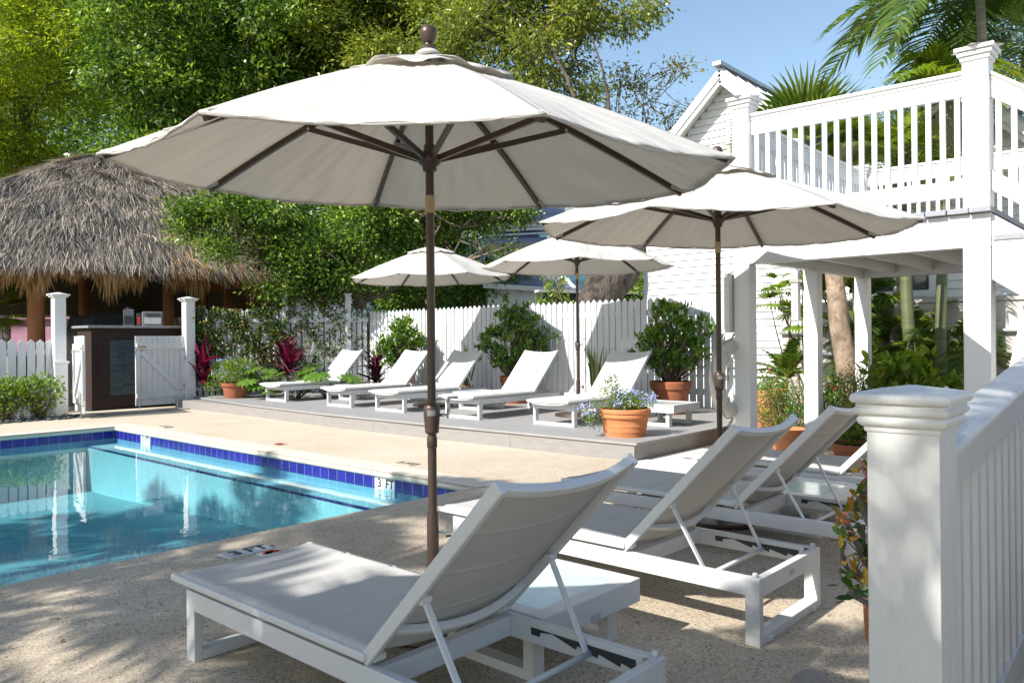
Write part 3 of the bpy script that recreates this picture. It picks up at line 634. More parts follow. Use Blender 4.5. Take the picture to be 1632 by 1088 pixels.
MB().tube([(0, 0, .3), (0, 0, .8)], .012, 6).build('rope', MT['rope'], lb)
pw = thing('pink_wall', 'low pink wall in the courtyard behind the bar', 'wall', (0, 0, 0)); q = dp(140, 540, 24); pw.location = (q.x, q.y, 0)
slab(pw, [LP(pw, 20, 509, 24), LP(pw, 200, 506, 24.5), LP(pw, 200, 560, 24.5), LP(pw, 20, 560, 24)], 'wall_panel', MT['pinkwall'], .2)
MB().bar(LP(pw, 20, 508, 23.9), LP(pw, 200, 505, 24.4), .26, .05).build('wall_coping', MT['pinkwall'], pw)

df = thing('dark_backdrop', 'dark panel added behind the courtyard to stand in for deep hut shade', 'fence', (0, 0, 0)); q = dp(160, 540, 33); df.location = (q.x, q.y, 0)  # added dark panel so the view under the thatch reads as shade
slab(df, [LP(df, -160, 440, 32), LP(df, 265, 440, 33), LP(df, 265, 545, 33), LP(df, -160, 545, 32)], 'backdrop_panel', MT['darkwall'], .1)
MB().bar(LP(df, -160, 438, 31.9), LP(df, 265, 438, 32.9), .2, .1).build('backdrop_cap', MT['darkwall'], df)
# ================================================================== FENCES
def picket_fence(label, p0, p1, ztop, zb, w=.085, gap=.016, posts=(), rails=True, parent=None, front=1, mat='picket', posth=None, name='picket_fence'):
    p0 = Vector((*p0, 0)); p1 = Vector((*p1, 0)); d = (p1 - p0); L = d.length; ang = math.atan2(d.y, d.x)
    t = thing(name, label, 'fence', p0, ang)
    g = MB(); x = w / 2; tip = .055
    while x < L:
        dz = random.uniform(-.006, .006); dy = random.uniform(-.003, .003)
        z1 = ztop + dz
        poly = [(x - w / 2, zb), (x + w / 2, zb), (x + w / 2, z1 - tip), (x, z1), (x - w / 2, z1 - tip)]
        g.extrude(poly, (0, dy - .011, 0), (1, 0, 0), (0, 0, 1), (0, .017, 0)); x += w + gap
    g.build('picket_panel', MT[mat], t)
    if rails:
        for zr in (zb + .25, ztop - .24):
            MB().b6(0, L, .009 * front if front > 0 else -.05, .05 if front > 0 else -.011, zr - .045, zr + .045).build('rail', MT[mat], t)
    for px_, hh in posts:
        g = MB(); g.b6(px_ - .06, px_ + .06, -.075, .045, 0, hh); po = g.build('post', MT[mat], t, bevel=.004)
        g = MB(); g.b6(px_ - .085, px_ + .085, -.10, .07, hh, hh + .03); g.lathe([(.105, hh + .03), (.0, hh + .09)], 4, (px_, -.015, 0)); g.build('cap', MT[mat], po, bevel=.003)
    return t
picket_fence('tall white picket fence behind the deck loungers, striped by umbrella shadows', (10.6, 13.68), (10.6, 5.12), 1.935, .235, w=.100, gap=.021)
picket_fence('low white picket fence left of the gate with blue shade on it', (-3.0, 15.62), (4.97, 15.58), 1.37, .02, w=.122, gap=.026, front=1)
picket_fence('vine covered picket fence between the gate post and the garden corner', (7.42, 15.62), (10.57, 13.72), 1.98, .1, w=.085, gap=.03, posts=((1.95, 2.27), (3.25, 2.28)), front=-1)

# ---- gate posts and gates
def gatepost(label, x, y, h, w=.17, step=None):
    t = thing('gate_post', label, 'gate post', (x, y, 0), 0, 'gate posts')
    MB().b6(-w / 2, w / 2, -w / 2, w / 2, 0, h).build('shaft', MT['white'], t, bevel=.006)
    g = MB(); g.b6(-w / 2 - .03, w / 2 + .03, -w / 2 - .03, w / 2 + .03, h, h + .03); g.b6(-w / 2 - .055, w / 2 + .055, -w / 2 - .055, w / 2 + .055, h + .03, h + .055)
    g.lathe([((w + .11) * .70, h + .055), (.0, h + .095)], 4, (0, 0, 0))
    g.build('cap', MT['white'], t, bevel=.004)
    if step:
        MB().b6(-w / 2 - .012, w / 2 + .012, -w / 2 - .03, -w / 2, 0, step).build('front_pier', MT['white'], t, bevel=.005)
        MB().b6(-w / 2 - .03, w / 2 + .03, -w / 2 - .055, -w / 2 , step, step + .045).build('pier_cap', MT['white'], t, bevel=.01)
    return t
gatepost('white gate post left of the open gate, with a short front pier', 5.03, 15.5, 2.12, .19, .93)
gatepost('white gate post at the right between the closed gate and the vines', 7.40, 15.45, 2.12, .19)
def gate(label, loc, rz, w=.98, h=1.34):
    t = thing('picket_gate', label, 'gate', loc, rz, 'picket gate leaves')
    g = MB(); n = 9; bw_ = w / n
    for i in range(n): g.b6(i * bw_ + .007, (i + 1) * bw_ - .007, 0, .02, .06, h + .06)
    g.build('boards', MT['picket'], t)
    MB().b6(.02, w - .01, -.03, -.001, .20, .31).build('lower_rail', MT['picket'], t, bevel=.003)
    MB().b6(.02, w - .01, -.03, -.001, h - .20, h - .08).build('upper_rail', MT['picket'], t, bevel=.003)
    for xa_ in (0, w - .09): MB().b6(xa_, xa_ + .09, -.032, -.002, .315, h - .205).build('stile', MT['picket'], t, bevel=.003)
    MB().bar((.11, -.018, h - .24), (w - .12, -.018, .34), .03, .10, up=(0, 0, 1)).build('brace', MT['picket'], t, bevel=.003)
    for z_ in (.40, h - .22): MB().b6(w - .06, w + .08, -.038, -.032, z_ - .03, z_ + .04).build('hinge', MT['rust'], t)
    g = MB(); g.b6(.03, .20, -.045, -.033, h - .17, h - .13); g.build('latch', MT['rust'], t)
    g = MB(); g.tube([(.06, -.045, .0), (.06, -.045, .42), (.13, -.06, .44)], .009, 6); g.build('drop_bolt', MT['steel'], t)
    return t
gate('closed white board gate with diagonal brace in front of the bar', (6.34, 15.44, .02), 0.0)
og = gate('white board gate swung open toward the pool, seen nearly edge on', (5.07, 14.42, .02), rad(80)); og.scale = (1, -1, 1)

# gravel strip and small shrubs at the left
g = MB()
for i in range(900):
    x = random.uniform(.5, 5.15); y = random.uniform(14.55, 15.5) ; s = random.uniform(.025, .06)
    if y < 14.75 + .25 * math.sin(x * 1.3) * .3 and random.random() < .5: continue
    R = Euler((random.uniform(-.5, .5), random.uniform(-.5, .5), random.uniform(0, 3))).to_matrix()
    g.box((x, y, s * .3), (s * 1.6, s, s * .6), R)
tag(g.build('river_stones', MT['slatestone'], bevel=.006, bseg=1), 'dark loose slate stones along the foot of the low picket fence', 'stones', kind='stuff')

# ================================================================== TIKI HUT
tk = thing('tiki_hut', 'open thatched palm hut on round timber posts behind the gate', 'hut', (8.4, 20.8, 0))
TO = Vector((8.4, 20.8, 0))
def TL(p): return Vector(p) - TO
EX0, EX1, EY0, EY1, EZ = 3.0, 12.7, 17.25, 25.0, 2.85
RA, RB, RZ = Vector((7.75, 21.1, 6.02)), Vector((9.9, 21.1, 5.8)), 6.1
crn = [Vector((EX0, EY0, EZ)), Vector((EX1, EY0, EZ + .25)), Vector((EX1, EY1, EZ - .65)), Vector((EX0, EY1, EZ - .65))]
faces_r = [(crn[0], crn[1], RB, RA), (crn[1], crn[2], RB, RB), (crn[2], crn[3], RA, RB), (crn[3], crn[0], RA, RA)]
def roofpt(fi, u, v):
    a, b_, c_, d_ = faces_r[fi]
    lo = a.lerp(b_, u); hi = d_.lerp(c_, u); p = lo.lerp(hi, v)
    p = p + Vector((0, 0, 0.42 * math.sin(math.pi * v) ** 1.0 * (1 - .3 * v) + .032 * ((v * 6 + .22 * math.sin(u * 21) + .15 * math.sin(u * 53 + 1)) % 1.0) + .05 * math.sin(u * 31 + v * 5) * math.sin(v * 17)))
    return p
g = MB()
for fi in range(4): g.grid(10, 10, lambda u, v: TL(roofpt(fi, u, v)) - Vector((0, 0, .12)))
g.build('roof_core', MT['thatchbase'], tk)
def thatch_blades(fis, n, mat, nm, vr=(0, 1), L=(.35, .75), lift=.25, urange=None):
    lv = LV()
    for _ in range(n):
        fi = random.choice(fis); u = random.random() if not urange else random.uniform(*urange); v = random.uniform(*vr) ** 1.15
        if v > .97: v = .97
        p = roofpt(fi, u, v); e = .02
        dn = (roofpt(fi, u, max(0, v - e)) - p) if v > e else (roofpt(fi, u, 0) - roofpt(fi, u, e))
        dn.normalize(); a, b_, c_, d_ = faces_r[fi]; al = (b_ - a).normalized(); nr = al.cross(dn); 
        if nr.z < 0: nr = -nr
        l = random.uniform(*L); j = al * random.gauss(0, .25) + nr * random.uniform(.0, lift)
        d0 = (dn + j).normalized(); tip = p + d0 * l + Vector((0, 0, -.10 * l)); mid = p + d0 * l * .5 + nr * .02
        p = p + nr * random.uniform(-.02, .05)
        side = (al + nr * random.gauss(0, .4)).normalized(); w = random.uniform(.006, .018)
        streak = .5 + .5 * math.sin(v * 23 + 2 * math.sin(u * 9))
        lv.blade([TL(p), TL(mid), TL(tip)], [w, w, .003], side, random.random() * .7 + .3 * streak * random.random())
    return lv.build(nm, mat, tk)
thatch_blades([0, 0, 0, 0, 1, 3, 3], 105000, MT['thatch'], 'thatch', (0, 1), (.22, .62), .34)
thatch_blades([2, 2, 1], 5000, MT['thatch'], 'rear_thatch', (0, 1), (.5, .9))
thatch_blades([0], 5200, MT['thatch_tan'], 'tan_thatch', (0, .30), (.3, .6), .3, (.5, 1.0))
# fringe hanging from the eaves
lv = LV()
for _ in range(13000):
    fi = random.choice([0, 0, 0, 0, 1, 1, 3]); u = random.random(); p = roofpt(fi, u, random.uniform(0, .035)); a, b_, c_, d_ = faces_r[fi]; al = (b_ - a).normalized()
    out_ = Vector((al.y, -al.x, 0)); l = random.uniform(.12, .55) * (1 + .4 * math.sin(u * 37) + .3 * math.sin(u * 91))
    p = p + Vector((0, 0, random.uniform(-.12, .04))) + out_ * random.uniform(-.1, .05)
    tip = p + Vector((0, 0, -l)) + al * random.gauss(0, .07) + out_ * random.uniform(-.02, .12)
    lv.blade([TL(p), TL(p.lerp(tip, .5) + out_ * .02), TL(tip)], [.03, .024, .003], (al + out_ * random.gauss(0, .5)).normalized(), random.random())
lv.build('eave_fringe', MT['thatch_tan'], tk)
for (px_, D_, r_) in ((58, 16.2, .165), (269, 19.2, .13), (364, 22, .12), (447, 23.5, .11), (515, 24.5, .11)):
    q = dp(px_, 540, D_); MB().tube([TL((q.x, q.y, 0)), TL((q.x, q.y, 3.4))], [r_, r_ * .95], 14).build('post', MT['wood'], tk, smooth=True, auto=True)
for (x_, y_) in ((4.5, 24), (8.5, 24.2), (12, 24)): MB().tube([TL((x_, y_, 0)), TL((x_, y_, 3.2))], .12, 12).build('post', MT['wood'], tk, smooth=True, auto=True)
g = MB(); g.bar(TL((4.2, 17.9, 3.0)), TL((12.2, 18.4, 3.0)), .12, .2); g.build('front_beam', MT['wood'], tk)
g = MB(); g.bar(TL((12.2, 18.2, 3.0)), TL((12.2, 24.4, 3.0)), .12, .2); g.build('side_beam', MT['wood'], tk)
# lamp on the third post
q = dp(363, 452, 21.7); lt = thing('wall_lantern', 'small white lantern fixed on a hut post', 'lantern', q)
MB().b6(-.06, .06, -.06, .06, -.14, .10).build('housing', MT['siding'], lt, bevel=.01); MB().tube([(-.05, -.05, -.14), (-.05, -.05, -.42), (.03, -.03, -.45)], .012, 6).build('hook', MT['blackp'], lt)

# bar
br = thing('bar_counter', 'dark timber bar counter with teal stone tile front', 'bar', (5.75, 15.98, 0))
MB().b6(0, 2.6, .03, .75, 0, 1.58).build('cabinet', MT['darkwood'], br, bevel=.006)
g = MB(); g.b6(-.0, .10, 0, .03, 0, 1.58); g.b6(.10, 2.6, 0, .03, 1.36, 1.58); g.b6(.10, 2.6, 0, .03, 0, .26); g.build('frame', MT['darkwood'], br, bevel=.004)
MB().b6(.34, 2.4, .005, .028, .27, 1.35).build('tile_front', MT['bartile'], br, uvfn=lambda c: (c.x, c.z))
g = MB(); g.b6(.10, .335, 0, .03, .26, 1.36); g.build('stile', MT['darkwood'], br)
MB().b6(-.08, 2.7, -.06, .8, 1.58, 1.63).build('worktop', MT['counter'], br, bevel=.008)
# things on / behind the bar
q = dp(158, 545, 17.6)
t = thing('covered_grill', 'barbecue under a black wrinkled tarpaulin behind the bar', 'grill', (q.x, q.y, 0), 0.3)
def tarpf(u, v):
    a = 2 * math.pi * u; z = 1.9 * (1 - v) ; r = 1.0
    x = .75 * math.copysign(abs(math.cos(a)) ** .5, math.cos(a)); y = .4 * math.copysign(abs(math.sin(a)) ** .5, math.sin(a))
    k = 1 - .25 * (z / 1.9) ** 3 + .05 * math.sin(a * 9 + z * 3) * (1 - z / 1.9 + .3)
    return (x * k, y * k, z + .06 * math.sin(a * 3))
g = MB(); g.grid(40, 10, tarpf); g.add([tarpf(i / 40, 0) for i in range(40)], [tuple(range(40))]); g.build('tarpaulin', MT['tarp'], t, smooth=True)
for lab, px_, py0, py1, hw, D_, m_, nm in (('grey steel drinks cooler box on the right of the bar', 243, 512, 535, .19, 16.3, 'dullgrey', 'cooler'), ('dark blender like dispenser standing on the bar', 205, 508, 535, .10, 16.4, 'dullgrey', 'dispenser'), ('black box with a red and yellow sticker beside the cooler', 223, 514, 535, .07, 16.5, 'blackp', 'box')):
    q = dp(px_, py1, D_); h_ = (py1 - py0) / 1250 * D_
    t = thing(nm, lab, nm, (q.x, q.y, 1.63), rad(-20))
    MB().b6(-hw, hw, -.15, .15, 0, h_).build('body', MT[m_], t, bevel=.012)
    MB().b6(-hw * .82, hw * .82, -.158, -.15, h_ * .15, h_ * .62).build('front_panel', MT['blackp'] if nm != 'cooler' else MT['grey'], t, bevel=.002)
    g = MB()
    if nm == 'cooler':
        for k in range(5): g.b6(-hw * .75, hw * .75, -.165, -.158, h_ * (.66 + k * .05), h_ * (.68 + k * .05))
        g.build('vent_slats', MT['blackp'], t)
    elif nm == 'dispenser': g.lathe([(.07, h_), (.06, h_ + .04), (0, h_ + .06)], 14); g.build('lid', MT['blackp'], t)
    else: g.b6(-.05, .0, -.163, -.1585, .04, .2); g.build('sticker', MT['red'], t)
t = thing('door_mat', 'speckled grey mat lying on the paving before the gates', 'mat', (6.2, 14.9, 0), rad(2))
MB().b6(-.7, .95, -.20, .20, .002, .014).build('mat_pad', simple('speckled_mat', (0.23, 0.19, 0.18), .95, .6, 90), t, bevel=.004)

# ================================================================== BALCONY AND STAIR
BX = 6.60
bc = thing('raised_balcony', 'white timber balcony on posts with grey deck boards and balustrade', 'balcony', (BX, 3.135, 0))
def cap_geo(g, x, y, z, w):
    g.b6(x - w / 2 - .012, x + w / 2 + .012, y - w / 2 - .012, y + w / 2 + .012, z - .07, z - .035)
    g.b6(x - w / 2 - .028, x + w / 2 + .028, y - w / 2 - .028, y + w / 2 + .028, z - .035, z - .002)
    g.b6(x - w / 2 - .045, x + w / 2 + .045, y - w / 2 - .045, y + w / 2 + .045, z, z + .03)
    g.lathe([((w + .09) * .70, z + .03), (.0, z + .05)], 4, (x, y, 0))
def bpost(x, y, w, z0, z1, cap=False, nm='post'):
    o = MB().b6(x - BX - w / 2, x - BX + w / 2, y - 3.135 - w / 2, y - 3.135 + w / 2, z0, z1).build(nm, MT['white'], bc, bevel=.004)
    if cap: g = MB(); cap_geo(g, x - BX, y - 3.135, z1, w); g.build('cap', MT['white'], o, bevel=.006)
    return o
PW = .145
YC = 1.305     # y of the corner post
bpost(BX, 3.135, PW, 0, 1.94); bpost(BX, 3.135, .15, 2.229, 3.39, True, 'newel')
bpost(BX, YC, .175, 0, 1.937); bpost(BX, YC, .17, 2.229, 3.37, True, 'newel')
for x_ in (8.17, 9.72): bpost(x_, 3.135, PW, 0, 1.983)
bpost(9.72, YC, PW, 0, 1.983)
bpost(9.72, 3.135, .14, 2.229, 3.27, True, 'newel'); bpost(9.72, YC, .14, 2.229, 3.27, True, 'newel')
MB().b6(-.075, -.03, YC - 3.135 - .09, .075, 1.94, 2.183).build('front_beam', MT['white'], bc, bevel=.003)
MB().b6(-.02, .06, YC - 3.135 - .09, .075, 1.942, 2.178).build('rim_joist', MT['soffit'], bc)
MB().b6(.075, 3.1, -.02, .06, 1.983, 2.178).build('side_beam', MT['white'], bc, bevel=.003)
MB().b6(3.06, 3.19, YC - 3.135 - .09, .07, 1.983, 2.178).build('rear_beam', MT['white'], bc, bevel=.003)
MB().b6(.07, 3.06, YC - 3.135 - .05, YC - 3.135 + .03, 1.983, 2.178).build('right_beam', MT['white'], bc, bevel=.003)
g = MB(); y_ = YC - 3.135 + .25
while y_ < -.1: g.b6(.07, 3.05, y_, y_ + .04, 2.02, 2.183); y_ += .40
g.build('joists', MT['soffit'], bc)
g = MB(); y_ = YC - 3.135 - .10
while y_ < .07: g.b6(-.13 + random.uniform(-.02, .015), 3.22, y_, y_ + .138, 2.188, 2.227); y_ += .145
g.build('floor_boards', MT['greyboard'], bc, bevel=.002, bseg=1)
balu = None
def railing(parent, p0, p1, zt, zb_top, off=Vector((0, 0, 0)), bwid=.038, sp=.098, rb=.13, slope=None, bottom=.13, mat='white', capw=.09):
    """posts excluded. p0,p1 are 3-D points of the TOP of the handrail"""
    p0 = Vector(p0) - off; p1 = Vector(p1) - off; d = (p1 - p0); dh = Vector((d.x, d.y, 0)); Lh = dh.length; u = dh.normalized(); nrm = Vector((-u.y, u.x, 0))
    def quadbar(name, za, zbm, w, bev=.005):
        g = MB(); vs = []
        for p in (p0, p1):
            for s in (-1, 1):
                for z in (za, zbm): vs.append(p + nrm * (s * w / 2) + Vector((0, 0, z)))
        g.add(vs, [(0, 1, 3, 2), (4, 6, 7, 5), (0, 4, 5, 1), (2, 3, 7, 6), (1, 5, 7, 3), (0, 2, 6, 4)]); return g.build(name, MT[mat], parent, bevel=bev)
    quadbar('handrail', 0, -.035, capw, .014)
    quadbar('rail_moulding', -.035, -.06, capw * .66, .006)
    quadbar('top_board', -.06, -.06 - rb, .042, .003)
    H = zt - zb_top
    quadbar('bottom_rail', -H, -H - bottom, .042, .004)
    n = max(1, int(round(Lh / sp))); 
    for i in range(n):
        f = (i + .5) / n; p = p0.lerp(p1, f); top = -.055 - rb + .03; bot = -H - .03
        global balu
        g = MB(); g.b6(-.014, .014, -bwid / 2, bwid / 2, bot, top)
        o = g.build('baluster', MT[mat], parent, bevel=.002, bseg=1); o.location = p + nrm * (-.0 if 1 else 0); o.rotation_euler = (0, 0, math.atan2(nrm.y, nrm.x))
OFF = Vector((BX, 3.135, 0))
railing(bc, (BX, 3.135 - .075, 3.27), (BX, YC + .085, 3.255), 3.27, 2.465, OFF)
railing(bc, (BX + .075, 3.135, 3.245), (9.65, 3.135, 3.245), 3.245, 2.42, OFF)
railing(bc, (9.72, 3.135 - .07, 3.245), (9.72, YC + .07, 3.245), 3.245, 2.42, OFF)
# flight of stairs running down to the right
st = thing('balcony_stair', 'white stair flight dropping from the balcony corner at the right edge', 'stairs', (BX, YC, 0))
SO = Vector((BX, YC, 0)); SL = .72
railing(st, (BX, YC - .085, 3.22), (BX, YC - 2.3, 3.22 - 2.215 * SL), 3.22, 2.50, SO, bottom=.15)
g = MB(); g.extrude([(-.09, 2.178), (-.09, 1.70), (-2.6, 1.70 - 2.51 * SL), (-2.6, 2.15 - 2.51 * SL)], (-.05, 0, 0), (0, 1, 0), (0, 0, 1), (.045, 0, 0)); g.build('stringer', MT['white'], st, bevel=.003)
g = MB(); g.extrude([(-.09, 2.178), (-.09, 1.80), (-2.6, 1.80 - 2.51 * SL), (-2.6, 2.15 - 2.51 * SL)], (1.1, 0, 0), (0, 1, 0), (0, 0, 1), (.045, 0, 0)); g.build('stringer', MT['soffit'], st)
for k in range(9):
    y_ = -.10 - k * .25; z_ = 2.02 - k * .18
    MB().b6(-.09 if k else -.06, 1.15, y_ - .28, y_, z_ - .04, z_).build('tread', MT['greyboard'], st, bevel=.002)
    MB().b6(.0, 1.1, y_ - .275, y_ - .255, z_ - .18, z_ - .041).build('riser', MT['grey'], st)
# prop wall and diagonal brace below the flight
MB().b6(.30, .42, -1.3, -.42, 0, 1.58).build('support_wall', MT['white'], st, bevel=.004)
MB().bar((.12, -.06, .25), (.12, -.36, 1.70), .05, .12, up=(0, 1, 0)).build('brace', MT['white'], st, bevel=.004)

# life ring and cabinets on the posts
lr = thing('life_ring', 'off white life ring hanging on the left balcony post above the deck', 'life ring', (6.56, 3.25, .93))
g = MB(); g.tube([(.285 * math.cos(a), 0, .285 * math.sin(a)) for a in np.linspace(0, 2 * math.pi, 41)], .068, 14, cap=False); 
ro = g.build('ring', MT['ringwhite'], lr, smooth=True)
for a in (45, 135, 225, 315):
    a = rad(a); c0 = Vector((.285 * math.cos(a), 0, .285 * math.sin(a))); g = MB()
    er = Vector((math.cos(a), 0, math.sin(a))); g.tube([c0 + er * (.072 * math.cos(b_)) + Vector((0, .072 * math.sin(b_), 0)) for b_ in np.linspace(0, 2 * math.pi, 17)], .009, 6, cap=False); g.build('band', MT['ringwhite'], ro, smooth=True)
g = MB(); g.tube([(.36 * math.cos(a), .03 * math.sin(3 * a), .36 * math.sin(a)) for a in np.linspace(.2, 2 * math.pi + .2, 41)], .006, 6); g.tube([(.0, .0, -.35), (-.02, 0, -.40), (-.05, .02, -.43), (.0, .03, -.41), (.02, 0, -.36)], .008, 6); g.tube([(0, 0, .35), (-.01, -.03, .40)], .008, 6); g.build('grab_line', MT['rope'], ro, smooth=True)
t = thing('notice_box', 'narrow grey cabinet fixed to the left balcony post above the life ring', 'cabinet', (6.56, 3.245, 1.34))
MB().b6(-.09, .03, -.02, .03, 0, .52).build('cabinet_body', MT['soffit'], t, bevel=.006); MB().b6(-.08, .02, .031, .036, .03, .49).build('door', MT['soffit'], t); MB().box((-.03, .0, .54), (.14, .07, .012), Matrix.Rotation(rad(-20), 3, 'Y')).build('lid', MT['grey'], t)
t = thing('downpipe', 'short grey box hanging on the middle balcony post under the floor', 'pipe', (8.07, 3.25, 1.46))
MB().b6(-.07, .0, -.03, .05, 0, .52).build('pipe', MT['grey'], t, bevel=.01); MB().b6(-.08, .01, -.04, .06, .4, .43).build('bracket', MT['steel'], t)

# ---- near newel post with handrail
nl = thing('porch_railing', 'large white newel post with moulded cap and handrail close to the camera', 'railing', (1.962, .527, 0))
MB().b6(-.076, .076, -.076, .076, 0, 1.098).build('newel', MT['weathered'], nl, bevel=.003)
g = MB()
def moulding(prof, hw):
    vs = []; fs = []; k = len(prof)
    for d, z in prof:
        r = hw + d; vs += [(-r, -r, z), (r, -r, z), (r, r, z), (-r, r, z)]
    for i in range(k - 1):
        for j in range(4): fs.append((i * 4 + j, i * 4 + (j + 1) % 4, (i + 1) * 4 + (j + 1) % 4, (i + 1) * 4 + j))
    fs.append((3, 2, 1, 0)); fs.append(tuple((k - 1) * 4 + j for j in range(4))); return vs, fs
pr = [(-.01, 1.082), (.003, 1.082), (.0045, 1.089), (.004, 1.092), (.009, 1.095), (.014, 1.1), (.0165, 1.106), (.016, 1.112), (.012, 1.117), (.0135, 1.119), (.019, 1.122), (.022, 1.128), (.0215, 1.135), (.018, 1.138), (.018, 1.143), (.016, 1.146), (.024, 1.147), (.027, 1.151), (.0285, 1.157), (.027, 1.164), (.022, 1.169), (.014, 1.172), (-.07, 1.186)]
vs, fs = moulding(pr, .076); g.add(vs, fs); g.build('newel_cap', MT['weathered'], nl, smooth=True, auto=True)
NO = Vector((1.962, .527, 0))
def zr(x): return 1.035 + .115 * (x - 2.04)
railing(nl, (2.045, .515, zr(2.045)), (5.6, .515, zr(5.6)), 1.0, .12, NO, bwid=.034, sp=.105, rb=.085, mat='weathered', capw=.115)
pk = thing('porch_skirt', 'wall with shade put into its grey colour behind the balusters at the right edge', 'wall', (2.3, -.35, 0))
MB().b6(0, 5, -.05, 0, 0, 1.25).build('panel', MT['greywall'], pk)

# ================================================================== LOUNGERS
LW, LY0, LY1, FZ = .67, -.93, .92, .285
def make_lounger(label, group):
    t = thing('sun_lounger', label, 'sun lounger', (0, 0, 0), 0, group)
    x0, x1 = -LW / 2, LW / 2; sw = .036
    for s in (-1, 1):
        MB().b6(s * (LW / 2) - (sw if s > 0 else 0), s * (LW / 2) + (0 if s > 0 else sw), LY0 + .036, LY1 - .036, FZ - .078, FZ).build('side_rail', MT['powder'], t, bevel=.004)
    for (ya, yb, nm) in ((LY0, LY0 + .066, 'head_frame'), (LY1 - .066, LY1, 'foot_frame')):
        g = MB(); 
        g.b6(x0 - .001, x0 + sw, ya, yb, .0, FZ + .001); g.b6(x1 - sw, x1 + .001, ya, yb, .0, FZ + .001)
        g.b6(x0 + sw, x1 - sw, ya + .001, yb - .001, .001, .042)
        yo = ya if nm == 'head_frame' else yb - .036
        g.b6(x0 + sw, x1 - sw, yo, yo + .036, FZ - .078, FZ)
        g.build(nm, MT['powder'], t, bevel=.003)
    MB().b6(x0 + sw, x1 - sw, -.30, -.262, FZ - .075, FZ - .003).build('cross_beam', MT['powder'], t, bevel=.003)
    MB().b6(x0 + sw, x1 - sw, .45, .48, FZ - .07, FZ - .02).build('cross_beam', MT['powder'], t, bevel=.003)
    for s in (-1, 1):
        g = MB(); xx = s * (LW / 2 - sw) ; 
        poly = [(-.40, -.02), (-.40, -.045), (-.44, -.045), (-.44, -.03), (-.50, -.022), (-.60, -.05), (-.605, -.035), (-.69, -.055), (-.695, -.04), (-.78, -.06), (-.785, -.045), (-.84, -.058), (-.84, -.022)]
        g.extrude(poly, (xx - .0035, 0, FZ), (0, 1, 0), (0, 0, 1), (.007, 0, 0)); g.build('notch_rack', MT['blackp'], t)
    for s in (-1, 1): MB().lathe([(.012, FZ), (.012, FZ + .016), (.010, FZ + .019), (0, FZ + .02)], 12, (s * (LW / 2 - .02), LY0 + .028, 0)).build('stud', MT['powder'], t, smooth=True)
    for s in (-1, 1): MB().b6(s * .24 - .018, s * .24 + .018, LY0 - .009, LY0 + .004, .004, .028).build('foot_clip', MT['powder'], t, bevel=.003)
    MB().b6(-.025, .025, LY0 - .003, LY0 + .001, FZ - .05, FZ - .03).build('name_plate', MT['grey'], t, bevel=.001)
    # seat: fabric on two side tubes
    sx = LW / 2 - .004; yA, yB = -.255, LY1 + .125
    def seat(u, v):
        x = (-1 + 2 * u) * (sx - .006); y = yA + (yB - yA) * v
        z = FZ + .050 - .014 * (1 - (2 * u - 1) ** 4)
        for s_ in (.25, .5, .75): z -= .006 * math.exp(-((v - s_) / .008) ** 2)
        if v > .955: z -= .03 * ((v - .955) / .045) ** 2
        z -= .010 * max(0, abs(2 * u - 1) - .93) / .07
        return (x, y, z)
    MB().grid(24, 120, seat).build('seat_fabric', MT['sling'], t, smooth=True, solid=.014)
    for s in (-1, 1):
        MB().b6(s * sx - .013, s * sx + .013, yA - .005, yB, FZ + .014, FZ + .042).build('seat_tube', MT['powder'], t, bevel=.006)
    g = MB(); g.tube([(sx * math.cos(a), yB - .02 - .03 * math.sin(a) * 0, FZ + .03 - .045 * math.sin(a) ** 1) for a in np.linspace(0, math.pi, 17)], .011, 8); g.build('foot_bar', MT['powder'], t, smooth=True)
    # backrest, hinged at y=-.27
    ba = rad(46.5); bl = .815
    bk = Vector((0, -math.cos(ba), math.sin(ba))); bn = Vector((0, math.sin(ba), math.cos(ba)))   # bn: front normal
    o = Vector((0, -.262, FZ + .034))
    def bp_(x, s_, d): return o + Vector((x, 0, 0)) + bk * s_ + bn * d
    for s in (-1, 1):
        MB().bar(bp_(s * (sx - .012), -.03, 0), bp_(s * (sx - .012), bl, 0), .026, .044, up=bn).build('back_rail', MT['powder'], t, bevel=.005)
    def bowbar(s_, nm, depth, w, h):
        g = MB(); P = []
        nseg = 20
        for i in range(nseg + 1):
            u = -1 + 2 * i / nseg; P.append(bp_(u * (sx - .018), s_, -depth * (1 - u * u)))
        vs = []; 
        for p in P:
            for (a_, b__) in ((-w / 2, -h / 2), (w / 2, -h / 2), (w / 2, h / 2), (-w / 2, h / 2)): vs.append(p + bk * a_ + bn * b__)
        fs = [(0, 1, 2, 3), tuple(nseg * 4 + j for j in (3, 2, 1, 0))]
        for i in range(nseg):
            for j in range(4): fs.append((i * 4 + j, (i + 1) * 4 + j, (i + 1) * 4 + (j + 1) % 4, i * 4 + (j + 1) % 4))
        g.add(vs, fs); g.build(nm, MT['powder'], t, smooth=True, bevel=.004)
    bowbar(bl - .014, 'top_bar', .042, .03, .03); bowbar(.14, 'lower_bar', .06, .022, .028)
    def back(u, v):
        x = (-1 + 2 * u) * (sx - .02); s_ = .01 + (bl - .03) * v; q_ = 1 - (2 * u - 1) ** 2
        d = .012 - .038 * q_ * (.75 + .25 * abs(2 * v - 1))
        for k_ in (.25, .5, .75): d -= .004 * math.exp(-((v - k_) / .008) ** 2)
        return bp_(x, s_, d)
    MB().grid(24, 110, back).build('back_fabric', MT['sling'], t, smooth=True, solid=.010)
    # struts and cross rod
    st_s = .315; rod = Vector((0, -.66, FZ - .045))
